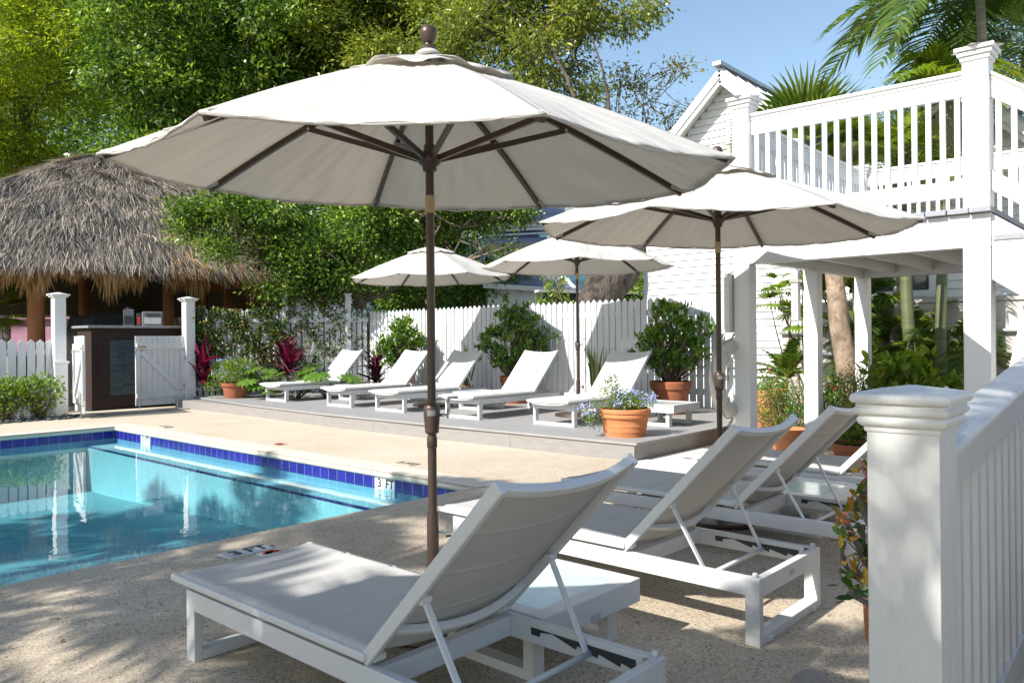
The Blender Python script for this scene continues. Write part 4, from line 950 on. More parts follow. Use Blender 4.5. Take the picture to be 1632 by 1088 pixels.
    for s in (-1, 1):
        a_ = bp_(s * (sx - .035), st_s, -.02); b_ = Vector((s * (sx - .052), rod.y, rod.z))
        MB().bar(a_, b_, .010, .024, up=(1, 0, 0)).build('strut', MT['powder'], t, bevel=.003)
        MB().tube([a_ + Vector((-.018, 0, 0)), a_ + Vector((.018, 0, 0))], .014, 12).build('pivot_bolt', MT['powder'], t, smooth=True, auto=True)
    MB().tube([(-LW / 2 + .036, rod.y, rod.z), (LW / 2 - .036, rod.y, rod.z)], .0105, 10).build('cross_rod', MT['powder'], t, smooth=True)
    for s in (-1, 1): MB().tube([(s * (sx - .06), -.27, FZ + .022), (s * (sx - .02), -.27, FZ + .022)], .014, 10).build('hinge_bolt', MT['powder'], t, smooth=True, auto=True)
    return t
GN = 'loungers standing on the pool paving'; GD = 'white loungers in a row on the grey deck'
proto = make_lounger('nearest grey white lounger in the foreground with striped sun on its seat', GN)
def put(o, x, y, z, rz): o.location = (x, y, z); o.rotation_euler = (0, 0, rz)
put(proto, 1.50 + LW / 2, 2.24, 0, rad(.4))
for (x, y, lab, rz) in ((3.12 + LW / 2, 2.36, 'second lounger from the foreground, its long side rail in bright sun', 0), (4.31 + LW / 2, 2.38, 'third lounger in full shade with back raised, right of the leaning sunlit one', .3), (5.82 + LW / 2, 2.31, 'farthest paving lounger, mostly hidden behind the big newel post', 0)):
    c_ = copy_tree(proto); c_['label'] = lab; put(c_, x, y, 0, rad(rz))
for i, (y, x, lab) in enumerate(((12.82, 8.68, 'leftmost deck lounger beside the magenta leaved plants'), (10.85, 8.66, 'second deck lounger from the left, in front of the round leafy shrub'), (9.48, 8.60, 'middle deck lounger partly hidden by the big umbrella pole'), (7.82, 8.55, 'fourth deck lounger, in front of the wide leafy shrub'), (6.23, 8.62, 'rightmost deck lounger beside the blue flower pot'))):
    c_ = copy_tree(proto); c_['label'] = lab; c_['group'] = GD; put(c_, x, y, DZ, rad(90 + (0, 0, 1, 0, -1)[i]))

# ================================================================== SIDE TABLES
def make_table(label, group):
    t = thing('side_table', label, 'side table', (0, 0, 0), 0, group); a = .325; zt = .275
    g = MB(); 
    for s in (-1, 1): g.b6(s * a - (.075 if s > 0 else 0), s * a + (0 if s > 0 else .075), -a, a, zt - .10, zt); 
    for s in (-1, 1): g.b6(-a + .075, a - .075, s * a - (.075 if s > 0 else 0), s * a + (0 if s > 0 else .075), zt - .10, zt)
    g.build('top_frame', MT['powder'], t, bevel=.003)
    MB().b6(-a + .076, a - .076, -a + .076, a - .076, zt - .012, zt - .004).build('glass_panel', MT['tglass'], t, bevel=.001)
    for s in (-1, 1):
        g = MB(); x_ = s * .245
        for s2 in (-1, 1): g.b6(x_ - .035, x_ + .035, s2 * .21 - .025, s2 * .21 + .025, .04, zt - .1)
        g.b6(x_ - .035, x_ + .035, -.235, .235, 0, .04); g.build('leg_frame', MT['powder'], t, bevel=.003)
    MB().b6(-.03, .03, -a - .003, -a + .001, zt - .095, zt - .07).build('name_plate', MT['grey'], t)
    return t
GT = 'low white side tables'
tb = make_table('low white side table with glass top between the two nearest loungers', GT); put(tb, 2.53, 2.17, 0, 0)
for (x, y, z, rz, lab) in ((5.33, 2.15, 0, 0, 'low white glass table between the third and farthest paving loungers'), (8.72, 5.25, DZ, 0, 'low white table right of the blue flower pot on the deck'), (9.0, 12.0, DZ, 0, 'low white table between the two leftmost deck loungers'), (8.95, 8.72, DZ, 0, 'low white table between the middle and fourth deck loungers'), (9.75, 7.1, DZ, 0, 'low white table by the fence between the two rightmost deck loungers')):
    c_ = copy_tree(tb); c_['label'] = lab; put(c_, x, y, z, rz)

# ================================================================== UMBRELLAS
UR = 1.38
def make_umbrella(label, phi, tilt, lift, strap_i=None, base=True, rise=.54):
    t = thing('patio_umbrella', label, 'umbrella', (0, 0, 0), 0, 'off white market umbrellas with bronze poles')
    if base: MB().lathe([(.0, .0), (.33, .0), (.335, .012), (.33, .03), (.26, .045), (.08, .06), (.045, .075), (.04, .09)], 40).build('base', MT['bronze'], t, smooth=True, auto=True)
    MB().tube([(0, 0, .03), (0, 0, .50)], .0275, 20).build('base_tube', MT['bronze'], t, smooth=True, auto=True)
    kn = MB(); kn.tube([(.02, -.018, .41), (.05, -.045, .41)], .007, 8); kn.tube([(.045, -.040, .41), (.062, -.056, .41)], [.029, .025], 16); kn.build('clamp_knob', MT['steel'], t, smooth=True, auto=True)
    MB().tube([(0, 0, .48), (0, 0, .90 + lift)], .0205, 20).build('lower_pole', MT['bronze'], t, smooth=True, auto=True)
    MB().lathe([(.0215, .80), (.024, .805), (.024, .845), (.0225, .85)], 20, (0, 0, lift)).build('pole_collar', MT['bronze'], t, smooth=True, auto=True)
    hs_ = MB().lathe([(.024, .865), (.032, .872), (.034, .90), (.0385, .955), (.0385, .985), (.034, .995), (.024, 1.0)], 20, (0, 0, lift)).build('crank_housing', MT['bronze'], t, smooth=True, auto=True)
    ck = MB(); ck.tube([(.03, -.02, .95 + lift), (.062, -.045, .95 + lift)], .007, 8); ck.tube([(.060, -.042, .935 + lift), (.064, -.046, 1.03 + lift)], .006, 8); ck.tube([(.060, -.043, 1.03 + lift), (.098, -.073, 1.03 + lift)], .007, 8); ck.build('crank_handle', MT['steel'], hs_, smooth=True)
    lb_ = MB(); lb_.grid(6, 1, lambda u, v: (.0392 * math.cos(rad(195 + 60 * u)), .0392 * math.sin(rad(195 + 60 * u)), .95 + .026 * v + lift)); lb_.build('maker_plate', MT['dullgrey'], hs_)
    MB().tube([(0, 0, .99 + lift), (0, 0, 2.05 + rise + lift)], .0195, 20).build('upper_pole', MT['bronze'], t, smooth=True, auto=True)
    MB().tube([(0, 0, 1.885 + lift), (0, 0, 1.965 + lift)], .0225, 20).build('tilt_sleeve', MT['sleeve'], t, smooth=True, auto=True)
    hub = MB().lathe([(.024, 2.075), (.032, 2.08), (.033, 2.10), (.050, 2.115), (.055, 2.125), (.055, 2.145), (.045, 2.155), (.03, 2.16), (.026, 2.20)], 28, (0, 0, lift)).build('runner_hub', MT['bronze'], t, smooth=True, auto=True)
    zr_, zt_ = 2.06 + lift, 2.06 + rise + lift
    def rib(i, v, dz=0):
        a = phi + i * math.pi / 4; r = UR * v; x, y = r * math.cos(a), r * math.sin(a)
        return Vector((x, y, zt_ + (zr_ - zt_) * v + .030 * math.sin(math.pi * min(1, v)) + dz + (tilt[0] * x + tilt[1] * y)))
    g0 = []
    for i in range(8):
        g = MB(); P = [rib(i, .03 + .95 * k / 8, -.022) for k in range(9)]
        for a_, b_ in zip(P, P[1:]): g.bar(a_, b_, .020, .028)
        rb_ = g.build('rib', MT['bronze'], t)
        a = phi + i * math.pi / 4; h0 = Vector((.045 * math.cos(a), .045 * math.sin(a), 2.135 + lift)); h1 = rib(i, .50, -.035)
        MB().bar(h0, h1, .018, .026).build('strut', MT['bronze'], rb_)
        g = MB(); g.tube([h1 + Vector((-.012 * math.sin(a), .012 * math.cos(a), 0)), h1 + Vector((.012 * math.sin(a), -.012 * math.cos(a), 0))], .008, 8); g.build('rivet', MT['steel'], rb_)
    rr = random.Random(int(lift * 1000) + 5)
    def panel(i, v0, v1, dz, wav, nv=14, nu=12):
        ph_ = rr.uniform(0, 6)
        def fn(u, v):
            vv = v0 + (v1 - v0) * v; a_ = rib(i, vv); b_ = rib(i + 1, vv); p = a_.lerp(b_, u); s_ = math.sin(math.pi * u)
            p.z += -.030 * s_ * vv + dz + .004 * math.sin(13 * u + 9 * v + ph_) * s_ * vv + (.0028 * math.sin(34 * u + 7 * v + 2 * ph_) + .0020 * math.sin(61 * u - 13 * v + ph_) + .0022 * math.sin(19 * v + 9 * u + ph_)) * s_ ** .5 * (.35 + .65 * vv)
            if wav: p.z += v * wav * (math.sin(u * 12 + ph_) * .5 + .5)
            # scalloped hem
            k = 1 - .012 * s_ * vv; p.x *= k; p.y *= k
            return p
        return fn
    g = MB()
    for i in range(8): g.grid(44, 30, panel(i, .10, 1.0, 0, 0))
    cn = g.build('canopy', MT['canopy'], t, smooth=True, solid=.0025)
    g = MB()
    for i in range(8):   # hem
        P = [Vector(panel(i, .995, .995, -.004, 0)(u, 0)) for u in np.linspace(0, 1, 13)]
        g.tube(P, .006, 6)
    g.build('hem', MT['canopy'], cn, smooth=True)
    for i in range(8):
        p = rib(i, .985, -.008); q_ = rib(i, .93, -.02); MB().bar(p, q_, .045, .02).build('tip_pocket', MT['canopy'], cn, bevel=.006)
    g = MB()
    for i in range(8): g.grid(12, 6, panel(i, .035, .31, .022, .018))
    g.build('vent', MT['canopy'], t, smooth=True, solid=.002)
    MB().lathe([(.075, -.035), (.05, -.01), (.034, .0)], 24, (0, 0, zt_ + .04)).build('vent_gather', MT['canopy'], t, smooth=True)
    MB().lathe([(.042, .03), (.034, .05), (.02, .062), (.018, .07), (.03, .08), (.039, .098), (.041, .113), (.0415, .116), (.039, .132), (.03, .146), (.015, .154), (.0, .156)], 28, (0, 0, zt_)).build('finial', MT['bronze'], t, smooth=True, auto=True)
    if strap_i is not None:
        g = MB(); f = panel(strap_i[0], .1, 1.0, .01, 0); P = [Vector(f(strap_i[1] + .02 * math.sin(k * 1.9), .45 + .5 * k / 9)) + Vector((0, 0, .006 + .008 * (k % 2))) for k in range(10)]
        for a_, b_ in zip(P, P[1:]): g.bar(a_, b_, .022, .008)
        g.build('tie_strap', MT['canopy'], cn, smooth=True, bevel=.003)
    return t
u1 = make_umbrella('largest off white umbrella standing between the nearest loungers', 3.447, (.030, .056), 0.0, (7, .55)); put(u1, 2.45, 2.71, 0, 0)
u2 = make_umbrella('off white umbrella on the paving overlapping the balcony beam', 3.331, (.007, .032), .085, rise=.46); put(u2, 5.16, 2.655, 0, 0); u2.scale = (.965, .965, .965)
u3 = make_umbrella('off white umbrella on the deck with its pole before the bare fence', 3.807, (-.006, .003), .06, ); put(u3, 8.94, 6.79, DZ, 0)
u4 = make_umbrella('leftmost deck umbrella seen behind the main pole', 3.60, (.01, -.01), .05, (0, .5)); put(u4, 8.86, 9.78, DZ, 0)
u5 = make_umbrella('umbrella of the same set just outside the left of the picture', 3.5, (0, 0), 0.12); put(u5, -.8, 1.7, 0, 0)

# ================================================================== PLANTS
def limbs(g, p0, p1, r0, r1, bend=.12, n=6, rr=random):
    p0 = Vector(p0); p1 = Vector(p1); L = (p1 - p0).length
    off = [Vector((rr.gauss(0, 1), rr.gauss(0, 1), rr.gauss(0, .6))) * bend * L * .5 for _ in range(2)]
    P = []
    for i in range(n + 1):
        t = i / n; p = p0.lerp(p1, t) + off[0] * math.sin(math.pi * t) + off[1] * math.sin(2 * math.pi * t) * .5; P.append(p)
    g.tube(P, [r0 + (r1 - r0) * i / n for i in range(n + 1)], 7 if r0 < .1 else 10, cap=True); return P
def tree(label, base, blobs, nclump, perclump, L, W, mat, trunk_r=.25, bark='bark', spread=.28, trunk_to=None, seed=1, limbn=40, name='leafy_tree', cat='tree', dens_skin=.6, hang=-.15, lean=None, twigs=True, forktop=.35):
    rr = random.Random(seed); rg = np.random.default_rng(seed)
    base = Vector(base); t = thing(name, label, cat, base)
    bl = [(Vector(c) - base, Vector(r)) for c, r in blobs]
    vol = [r.x * r.y * r.z for _, r in bl]; tot = sum(vol)
    ctr = sum((c * v for (c, r), v in zip(bl, vol)), Vector()) / tot
    cl = []
    mega = []
    for (c, r), v in zip(bl, vol):
        nm_ = max(2, int(nclump * v / tot / 16))
        for _ in range(nm_):
            d = Vector((rr.gauss(0, 1), rr.gauss(0, 1), rr.gauss(0, 1))).normalized(); k = rr.random() ** .4 * .92
            mc = c + Vector((d.x * r.x, d.y * r.y, d.z * r.z)) * k; mr = (r.x * r.y * r.z) ** (1 / 3) * rr.uniform(.22, .38)
            for _ in range(14):
                e = Vector((rr.gauss(0, 1), rr.gauss(0, 1), rr.gauss(.35, .9))).normalized() * mr * rr.uniform(.6, 1.0); e.z *= .8
                cl.append(mc + e)
    for (c, r), v in zip(bl, vol):
        for _ in range(max(1, int(nclump * .12 * v / tot))):
            d = Vector((rr.gauss(0, 1), rr.gauss(0, 1), rr.gauss(0, 1))).normalized(); k = rr.random() ** (.33 if rr.random() < dens_skin else .8) * (1 + rr.gauss(0, .05))
            cl.append(c + Vector((d.x * r.x, d.y * r.y, d.z * r.z)) * k)
    C = np.array([tuple(c) for c in cl]); nC = len(C)
    # leaves
    cs = rg.normal(size=(nC, 1)) * .20 + .5
    P = np.repeat(C, perclump, 0); P = P + rg.normal(size=P.shape) * spread * np.array([1, 1, .6])
    D = (P - np.repeat(C, perclump, 0)) / spread * .7 + np.repeat(norm(rg.normal(size=(nC, 3))), perclump, 0) * .8 + rg.normal(size=P.shape) * .42 + np.array([0, 0, hang])
    R = np.clip(np.repeat(cs, perclump, 0)[:, 0] + rg.normal(size=len(P)) * .22, 0, 1)
    lv = LV(); lv.leaves(P, D, L * rg.uniform(.5, 1.35, len(P)) * np.repeat(rg.uniform(.8, 1.2, nC), perclump), W * rg.uniform(.6, 1.25, len(P)), up=rg.normal(size=P.shape) * .5 + np.repeat(rg.normal(size=(nC, 3)), perclump, 0) * .35 + np.array([0, 0, 1.]), rnd=R, rng=rg)
    lv.build('crown', MT[mat], t)
    g = MB(); top = Vector(trunk_to) - base if trunk_to else Vector((ctr.x, ctr.y, ctr.z - bl[0][1].z * forktop))
    PT = limbs(g, (0, 0, -.1), top, trunk_r, trunk_r * .55, .10, 9, rr) if lean is None else None
    if lean is not None:
        pts = [Vector(p) - base for p in lean]; rs = [trunk_r * (1.0, .95, .9, .85, .75, .55, .38, .28, .2)[min(8, i)] for i in range(len(pts))]; g.tube(pts, rs, 14); PT = pts; top = pts[-1]
    picks = rr.sample(range(nC), min(limbn, nC))
    hubs = []
    for i, k in enumerate(picks):
        tgt = cl[k]
        if i < 7 or not hubs: src = PT[rr.randint(len(PT) // 2, len(PT) - 1)]; r0 = min(.06, trunk_r * .42)
        else:
            src = min(rr.sample(hubs, min(8, len(hubs))), key=lambda h: (h - tgt).length); r0 = min(.03, trunk_r * .16)
        Q = limbs(g, src, tgt, r0, max(.008, r0 * .18), .22, 6, rr); hubs += Q[2:5]
    g.build('trunk', MT[bark], t, smooth=True)
    return t
def bl(px, py, D, rx, ry, rz): return (dp(px, py, D), (rx, ry, rz))
def gbase(px, D):
    q = dp(px, 540, D); return (q.x, q.y, 0)
GTREE = 'leafy trees beyond the fence'
tree('tall yellow green feathery tree filling the top left corner', gbase(40, 29), [bl(10, 130, 27, 4.5, 4, 3.4), bl(110, 40, 27, 3.3, 3.2, 2.6), bl(-60, 250, 26, 3.5, 3, 2.6), bl(60, 300, 28, 4, 3, 2), bl(60, -60, 28, 4.5, 4, 3)], 1500, 80, .17, .055, 'lf_yellow', .3, seed=3, spread=.30, limbn=70, hang=-.1)
tree('large dark glossy leaved tree above the thatched hut', gbase(330, 28), [bl(300, 80, 25, 4.0, 3.6, 2.7), bl(230, 200, 24, 2.8, 2.8, 2.0), bl(430, 60, 25, 3.8, 3.4, 2.8), bl(420, 230, 25, 3.4, 3, 2.0), bl(330, -50, 26, 5, 4, 2.4)], 1700, 85, .17, .08, 'lf_dark', .4, seed=5, spread=.28, limbn=70)
tree('dark leaved tree behind the top of the main umbrella', gbase(610, 27), [bl(560, 60, 24, 3.0, 3.0, 2.7), bl(650, 100, 24, 2.8, 2.6, 2.2), bl(600, -40, 25, 4.0, 3.5, 2.2), bl(560, 240, 25, 3.2, 3, 2.2), bl(700, 0, 24, 2.4, 2.4, 1.8)], 1150, 85, .16, .075, 'lf_olive', .3, seed=9, spread=.28, limbn=60)
tree('loose olive green tree on a thick leaning trunk with blue sky showing through', gbase(945, 15.5), [bl(760, 40, 19, 1.7, 1.8, 1.5), bl(850, 90, 18.5, 1.6, 1.6, 1.3), bl(950, 30, 18, 1.35, 1.4, .9), bl(890, 150, 18, .9, 1.0, .55), bl(830, -30, 19, 2.6, 2.2, 1.3), bl(1010, 30, 18, .55, .6, .45)], 620, 52, .125, .055, 'lf_olive', .46, 'barkgnarl', .25, seed=12, limbn=130,
     lean=[gbase(945, 15.3), dp(948, 500, 15.3), dp(962, 460, 15.35), dp(990, 430, 15.5), dp(1015, 385, 15.8), dp(1010, 320, 16.2), dp(965, 265, 16.8), dp(900, 215, 17.5), dp(850, 180, 18)], hang=-.5)
tree('bushy glossy tree hanging over the right side of the thatched roof', gbase(632, 18.4), [bl(430, 355, 16.6, 1.3, 1.1, .75), bl(350, 375, 16.2, .8, .8, .42), bl(520, 400, 17, 1.45, 1.2, .85), bl(600, 350, 18, 1.5, 1.3, .8), bl(470, 450, 16.8, .9, .8, .42), bl(560, 460, 17.2, .8, .8, .4), bl(700, 340, 18.5, 1.6, 1.4, .7), bl(330, 345, 16, .5, .6, .3), bl(800, 350, 18.5, .6, .9, .4)], 1050, 75, .095, .05, 'lf_dark', .17, 'barkpale', .2, seed=17, limbn=110, hang=-.1)
tree('low dark tree mass behind the leftmost deck umbrella', gbase(700, 22.5), [bl(700, 440, 21, 2.3, 1.8, .95), bl(560, 420, 22, 2.6, 1.8, 1.2), bl(790, 400, 21.5, .8, 1, 1.0), bl(630, 380, 22, 2, 1.6, .9)], 520, 80, .13, .065, 'lf_dark', .16, seed=21, limbn=50, spread=.3)
tree('spindly feathery tree with orange tinged leaves against the blue sky', gbase(1035, 21), [bl(1040, 120, 20, .9, .9, .42), bl(1010, 165, 20, .75, .8, .3), bl(1085, 110, 20, .55, .6, .22), bl(1075, 185, 20, .7, .7, .35), bl(1000, 130, 20, .3, .4, .2), bl(1090, 220, 20, .6, .6, .35)], 60, 9, .13, .05, "lf_feather", .06, 'barkpale', .20, seed=25, limbn=55, trunk_to=dp(1030, 190, 20), hang=0)
tree('bright green bush behind the fence right of the thick trunk', gbase(1020, 19), [bl(1015, 440, 18.5, .65, .7, .6), bl(1040, 400, 19, .5, .6, .5), bl(1000, 470, 18, .7, .6, .35)], 110, 50, .13, .04, 'lf_mid', .06, seed=28, limbn=20, spread=.2)
tree('small leaved tree rising behind the corner of the balcony', gbase(1500, 16), [bl(1480, 85, 15.5, .7, .7, .75), bl(1545, 60, 15.5, 1.0, 1, 1.0), bl(1440, 145, 15.5, .45, .5, .3), bl(1600, 40, 15.5, 1, 1, 1.2)], 230, 50, .085, .04, 'lf_dark', .12, seed=31, limbn=50, spread=.2)
tree('dark courtyard trees seen through the open hut', gbase(160, 31), [bl(120, 440, 29, 4.0, 2.5, 2.2), bl(260, 450, 28, 3.0, 2.0, 1.6), bl(20, 440, 29, 4.0, 2.5, 2.4), bl(-80, 420, 29, 4, 2.5, 3), bl(180, 480, 27, 3, 1.5, 1.2)], 800, 60, .18, .08, 'lf_dark', .2, seed=35, limbn=40, spread=.45)

tree('distant dark green trees closing the view behind the big crowns', gbase(250, 38), [bl(0, 100, 37, 9, 4, 6), bl(350, 60, 38, 9, 4, 6), bl(620, 120, 38, 6, 4, 5), bl(200, 300, 36, 9, 4, 4), bl(520, 330, 36, 7, 4, 4)], 1300, 70, .34, .15, 'lf_mid', .4, seed=37, limbn=30, spread=.8)
tree('tall tree left of the hut, outside the picture', (-4.5, 21.5, 0), [((-3.6, 21, 8.2), (1.9, 1.6, 1.2)), ((-1.6, 22.5, 9.6), (1.5, 1.5, .9)), ((-3.4, 18.6, 7.2), (1.3, 1.3, .9)), ((-6, 23, 9), (2, 2, 1.5))], 300, 60, .16, .08, 'lf_dark', .25, seed=39, limbn=40)
# ---- palms
def frond(lv, base, az, elev, length, droop, nleaf, ll, lw, rr, tw=.35, stem=None):
    base = V3(base); d = np.array([math.cos(az) * math.cos(elev), math.sin(az) * math.cos(elev), math.sin(elev)]); side = np.array([-math.sin(az), math.cos(az), 0.])
    P = []; K = 14
    for k in range(K + 1):
        t = k / K; P.append(base + d * length * t + np.array([0, 0, -droop * length * t ** 2.0]))
    P = np.array(P); w = np.linspace(.028, .006, K + 1) * (length / 2) ** .5
    lv.blade(P, w, side, .75); 
    r0 = rr.random() * .5
    for i in range(nleaf):
        t = .12 + .88 * (i + .5) / nleaf; f = t * K; k = min(K - 1, int(f)); p = P[k] + (P[k + 1] - P[k]) * (f - k); tg = P[k + 1] - P[k]; tg = tg / np.linalg.norm(tg)
        up = np.cross(side, tg) * -1
        if up[2] < 0: up = -up
        l = ll * (math.sin(math.pi * (.12 + .80 * t)) ** .7) * rr.uniform(.85, 1.1)
        for s in (-1, 1):
            dd = tg * (.55 + .35 * t + rr.gauss(0, .06)) + side * s * .85 + up * (tw + rr.gauss(0, .08)); dd /= np.linalg.norm(dd)
            q0 = p; q1 = p + dd * l * .5 + np.array([0, 0, -.06 * l]); q2 = p + dd * l * .95 + np.array([0, 0, -.32 * l])
            sd = np.cross(dd, up + side * rr.gauss(0, .3)); sd /= np.linalg.norm(sd)
            lv.blade([q0, q1, q2], [lw * .6, lw, .003], sd, min(1, max(0, r0 + rr.random() * .5)))
def palm(label, base, crown, nfr, length, mat='lf_palm', tr=.07, bark='palmbark', nleaf=26, ll=.5, lw=.04, seed=1, elev=(-.2, 1.2), droop=(.35, .8), name='palm_tree', azr=None, crownshaft=None, group=None):
    rr = random.Random(seed); base = Vector(base); crown = Vector(crown); t = thing(name, label, 'palm', base, 0, group)
    c = crown - base; g = MB()
    if c.length > .3:
        P = limbs(g, (0, 0, -.05), c, tr * 1.1, tr * .8, .04, 10, rr)
        g.build('trunk', MT[bark], t, smooth=True)
    lv = LV()
    for i in range(nfr):
        az = (2 * math.pi * i / nfr + rr.uniform(-.2, .2)) if azr is None else rr.uniform(*azr)
        el = rr.uniform(*elev); frond(lv, V3(c) + np.array([0, 0, rr.uniform(-.05, .1)]), az, el, length * rr.uniform(.8, 1.1), rr.uniform(*droop), nleaf, ll, lw, rr)
    lv.build('fronds', MT[mat], t); return t
# big palm at the top right: crown just above the frame
palm('tall palm with long drooping fronds reaching over the balcony from the top right', gbase(1585, 10.5), dp(1560, -30, 10.5), 19, 2.2, 'lf_palm', .07, nleaf=40, ll=.66, lw=.045, seed=4, elev=(.0, .9), droop=(.45, .85))
palm('palm with dark arching fronds behind the balcony corner', gbase(1640, 11.5), dp(1640, 60, 11.5), 14, 1.9, 'lf_palm', .07, nleaf=36, ll=.6, lw=.035, seed=8, elev=(-.2, 1.1))
palm('green stemmed palm growing up through the garden, left of the pair', gbase(1478, 10.6), dp(1440, 230, 10.6), 11, 1.1, 'lf_palmy', .085, 'greenstem', nleaf=24, ll=.4, lw=.035, seed=13, elev=(-.1, 1.2))
palm('green stemmed palm growing up through the garden, right of the pair', gbase(1503, 9.9), dp(1515, 150, 9.9), 10, 1.3, 'lf_palmy', .07, 'greenstem', nleaf=24, ll=.45, lw=.045, seed=14, elev=(.1, 1.3))
for i, (px_, D_, h_, n_, L_f, lab, sd) in enumerate(((1420, 10.8, .6, 18, 1.5, 'feathery areca palm clump low in the garden under the balcony', 41), (1525, 10.4, 1.0, 14, 1.25, 'areca palm drooping beside the right balcony post', 42), (1395, 11.8, 1.1, 16, 1.5, 'areca palm against the retaining wall', 43), (1465, 11.3, .9, 16, 1.4, 'areca palm in deep shade between the green stems', 44))):
    b_ = Vector(gbase(px_, D_)); palm(lab, b_, b_ + Vector((0, 0, h_)), n_, L_f, 'lf_palm', .03, 'greenstem', nleaf=30, ll=.36, lw=.028, seed=sd, elev=(.3, 1.35), droop=(.4, .9), name='areca_palm', group='areca palms in the shaded garden')
for (px_, D_, h_, n_, L_f, lab, sd, m_) in ((545, 19.5, .6, 10, 1.3, 'low bright palm fronds behind the fence under the bushy tree', 51, 'lf_palmy'), (790, 17.5, .6, 12, 1.6, 'dark palm with fronds arching just above the pickets', 52, 'lf_palm'), (130, 23, .5, 12, 1.1, 'small sunlit palm in the courtyard behind the bar', 53, 'lf_palmy'), (215, 24, .8, 11, 1.2, 'courtyard palm behind the right of the bar', 54, 'lf_palm'), (480, 21, .8, 10, 1.2, 'shaded palm between the hut posts', 55, 'lf_palm')):
    b_ = Vector(gbase(px_, D_)); palm(lab, b_, b_ + Vector((0, 0, h_ + .6)), n_, L_f, m_, .05, 'palmbark', nleaf=30, ll=.45, lw=.035, seed=sd, elev=(.0, 1.3))
# fan palms
def fan(lv, hubp, d, up, size, nseg, rr, spread=2.6, wseg=.035, rb=0.4):
    d = d / np.linalg.norm(d); s = np.cross(d, up); s /= np.linalg.norm(s); n_ = np.cross(s, d)
    for i in range(nseg):
        a = (-.5 + (i + .5) / nseg) * spread; dd = d * math.cos(a) + s * math.sin(a); l = size * (.75 + .25 * math.cos(a)) * rr.uniform(.93, 1.05)
        q0 = hubp; q1 = hubp + dd * l * .55 + n_ * .03 * l; q2 = hubp + dd * l + np.array([0, 0, -.12 * l]); sd = np.cross(dd, n_)
        lv.blade([q0, q1, q2], [wseg * .5, wseg * 1.3, .003], sd, min(1, rb + rr.random() * .5))
def fanpalm(label, base, crown, nf, pet, size, mat, tr, bark, seed, elev=(.0, 1.3), nseg=22, azr=None, lean=None, name='fan_palm'):
    rr = random.Random(seed); base = Vector(base); c = Vector(crown) - base; t = thing(name, label, 'palm', base)
    if lean or c.length > .3:
        g = MB()
        if lean: pts = [Vector(p) - base for p in lean]; g.tube(pts, [tr * (1.1 - .35 * i / (len(pts) - 1)) for i in range(len(pts))], 12)
        else: limbs(g, (0, 0, -.05), c, tr, tr * .8, .05, 8, rr)
        g.build('trunk', MT[bark], t, smooth=True)
    lv = LV()
    for i in range(nf):
        az = 2 * math.pi * i / nf + rr.uniform(-.2, .2) if azr is None else rr.uniform(*azr); el = rr.uniform(*elev); L = pet * rr.uniform(.7, 1.1)
        d = np.array([math.cos(az) * math.cos(el), math.sin(az) * math.cos(el), math.sin(el)]); sd = np.array([-math.sin(az), math.cos(az), 0])
        P = [V3(c) + d * L * t_ for t_ in (0, .5, 1)]; lv.blade(P, [.03, .02, .015], sd, .5)
        fan(lv, P[-1], d + np.array([0, 0, -.25]), np.cross(sd, d) * -1 + 1e-3, size, nseg, rr)
    lv.build('fan_leaves', MT[mat], t); return t
fanpalm('fan palm with spiky leaves rising behind the balcony rail, on a tan leaning trunk', gbase(1352, 9.6), dp(1285, 265, 10.4), 20, .55, .85, 'lf_palm', .125, 'barkpale', 61, (-.1, 1.4), 24, lean=[gbase(1362, 9.6), dp(1352, 600, 9.6), dp(1338, 520, 9.65), dp(1330, 440, 9.8), dp(1318, 350, 10.1), dp(1285, 265, 10.4)])
fanpalm('fan palm behind the low fence at the left edge, leaves bowing right', gbase(-12, 17), dp(-12, 500, 17) , 13, .45, .75, 'lf_palmy', .08, 'palmbark', 62, (-.2, 1.3), 26)
fanpalm('broad leaved fan palm standing close behind the rear balcony rail', gbase(1440, 11.6), dp(1430, 270, 11.6), 13, .45, .7, 'lf_palmy', .07, 'palmbark', 63, (-.3, 1.2), 20)

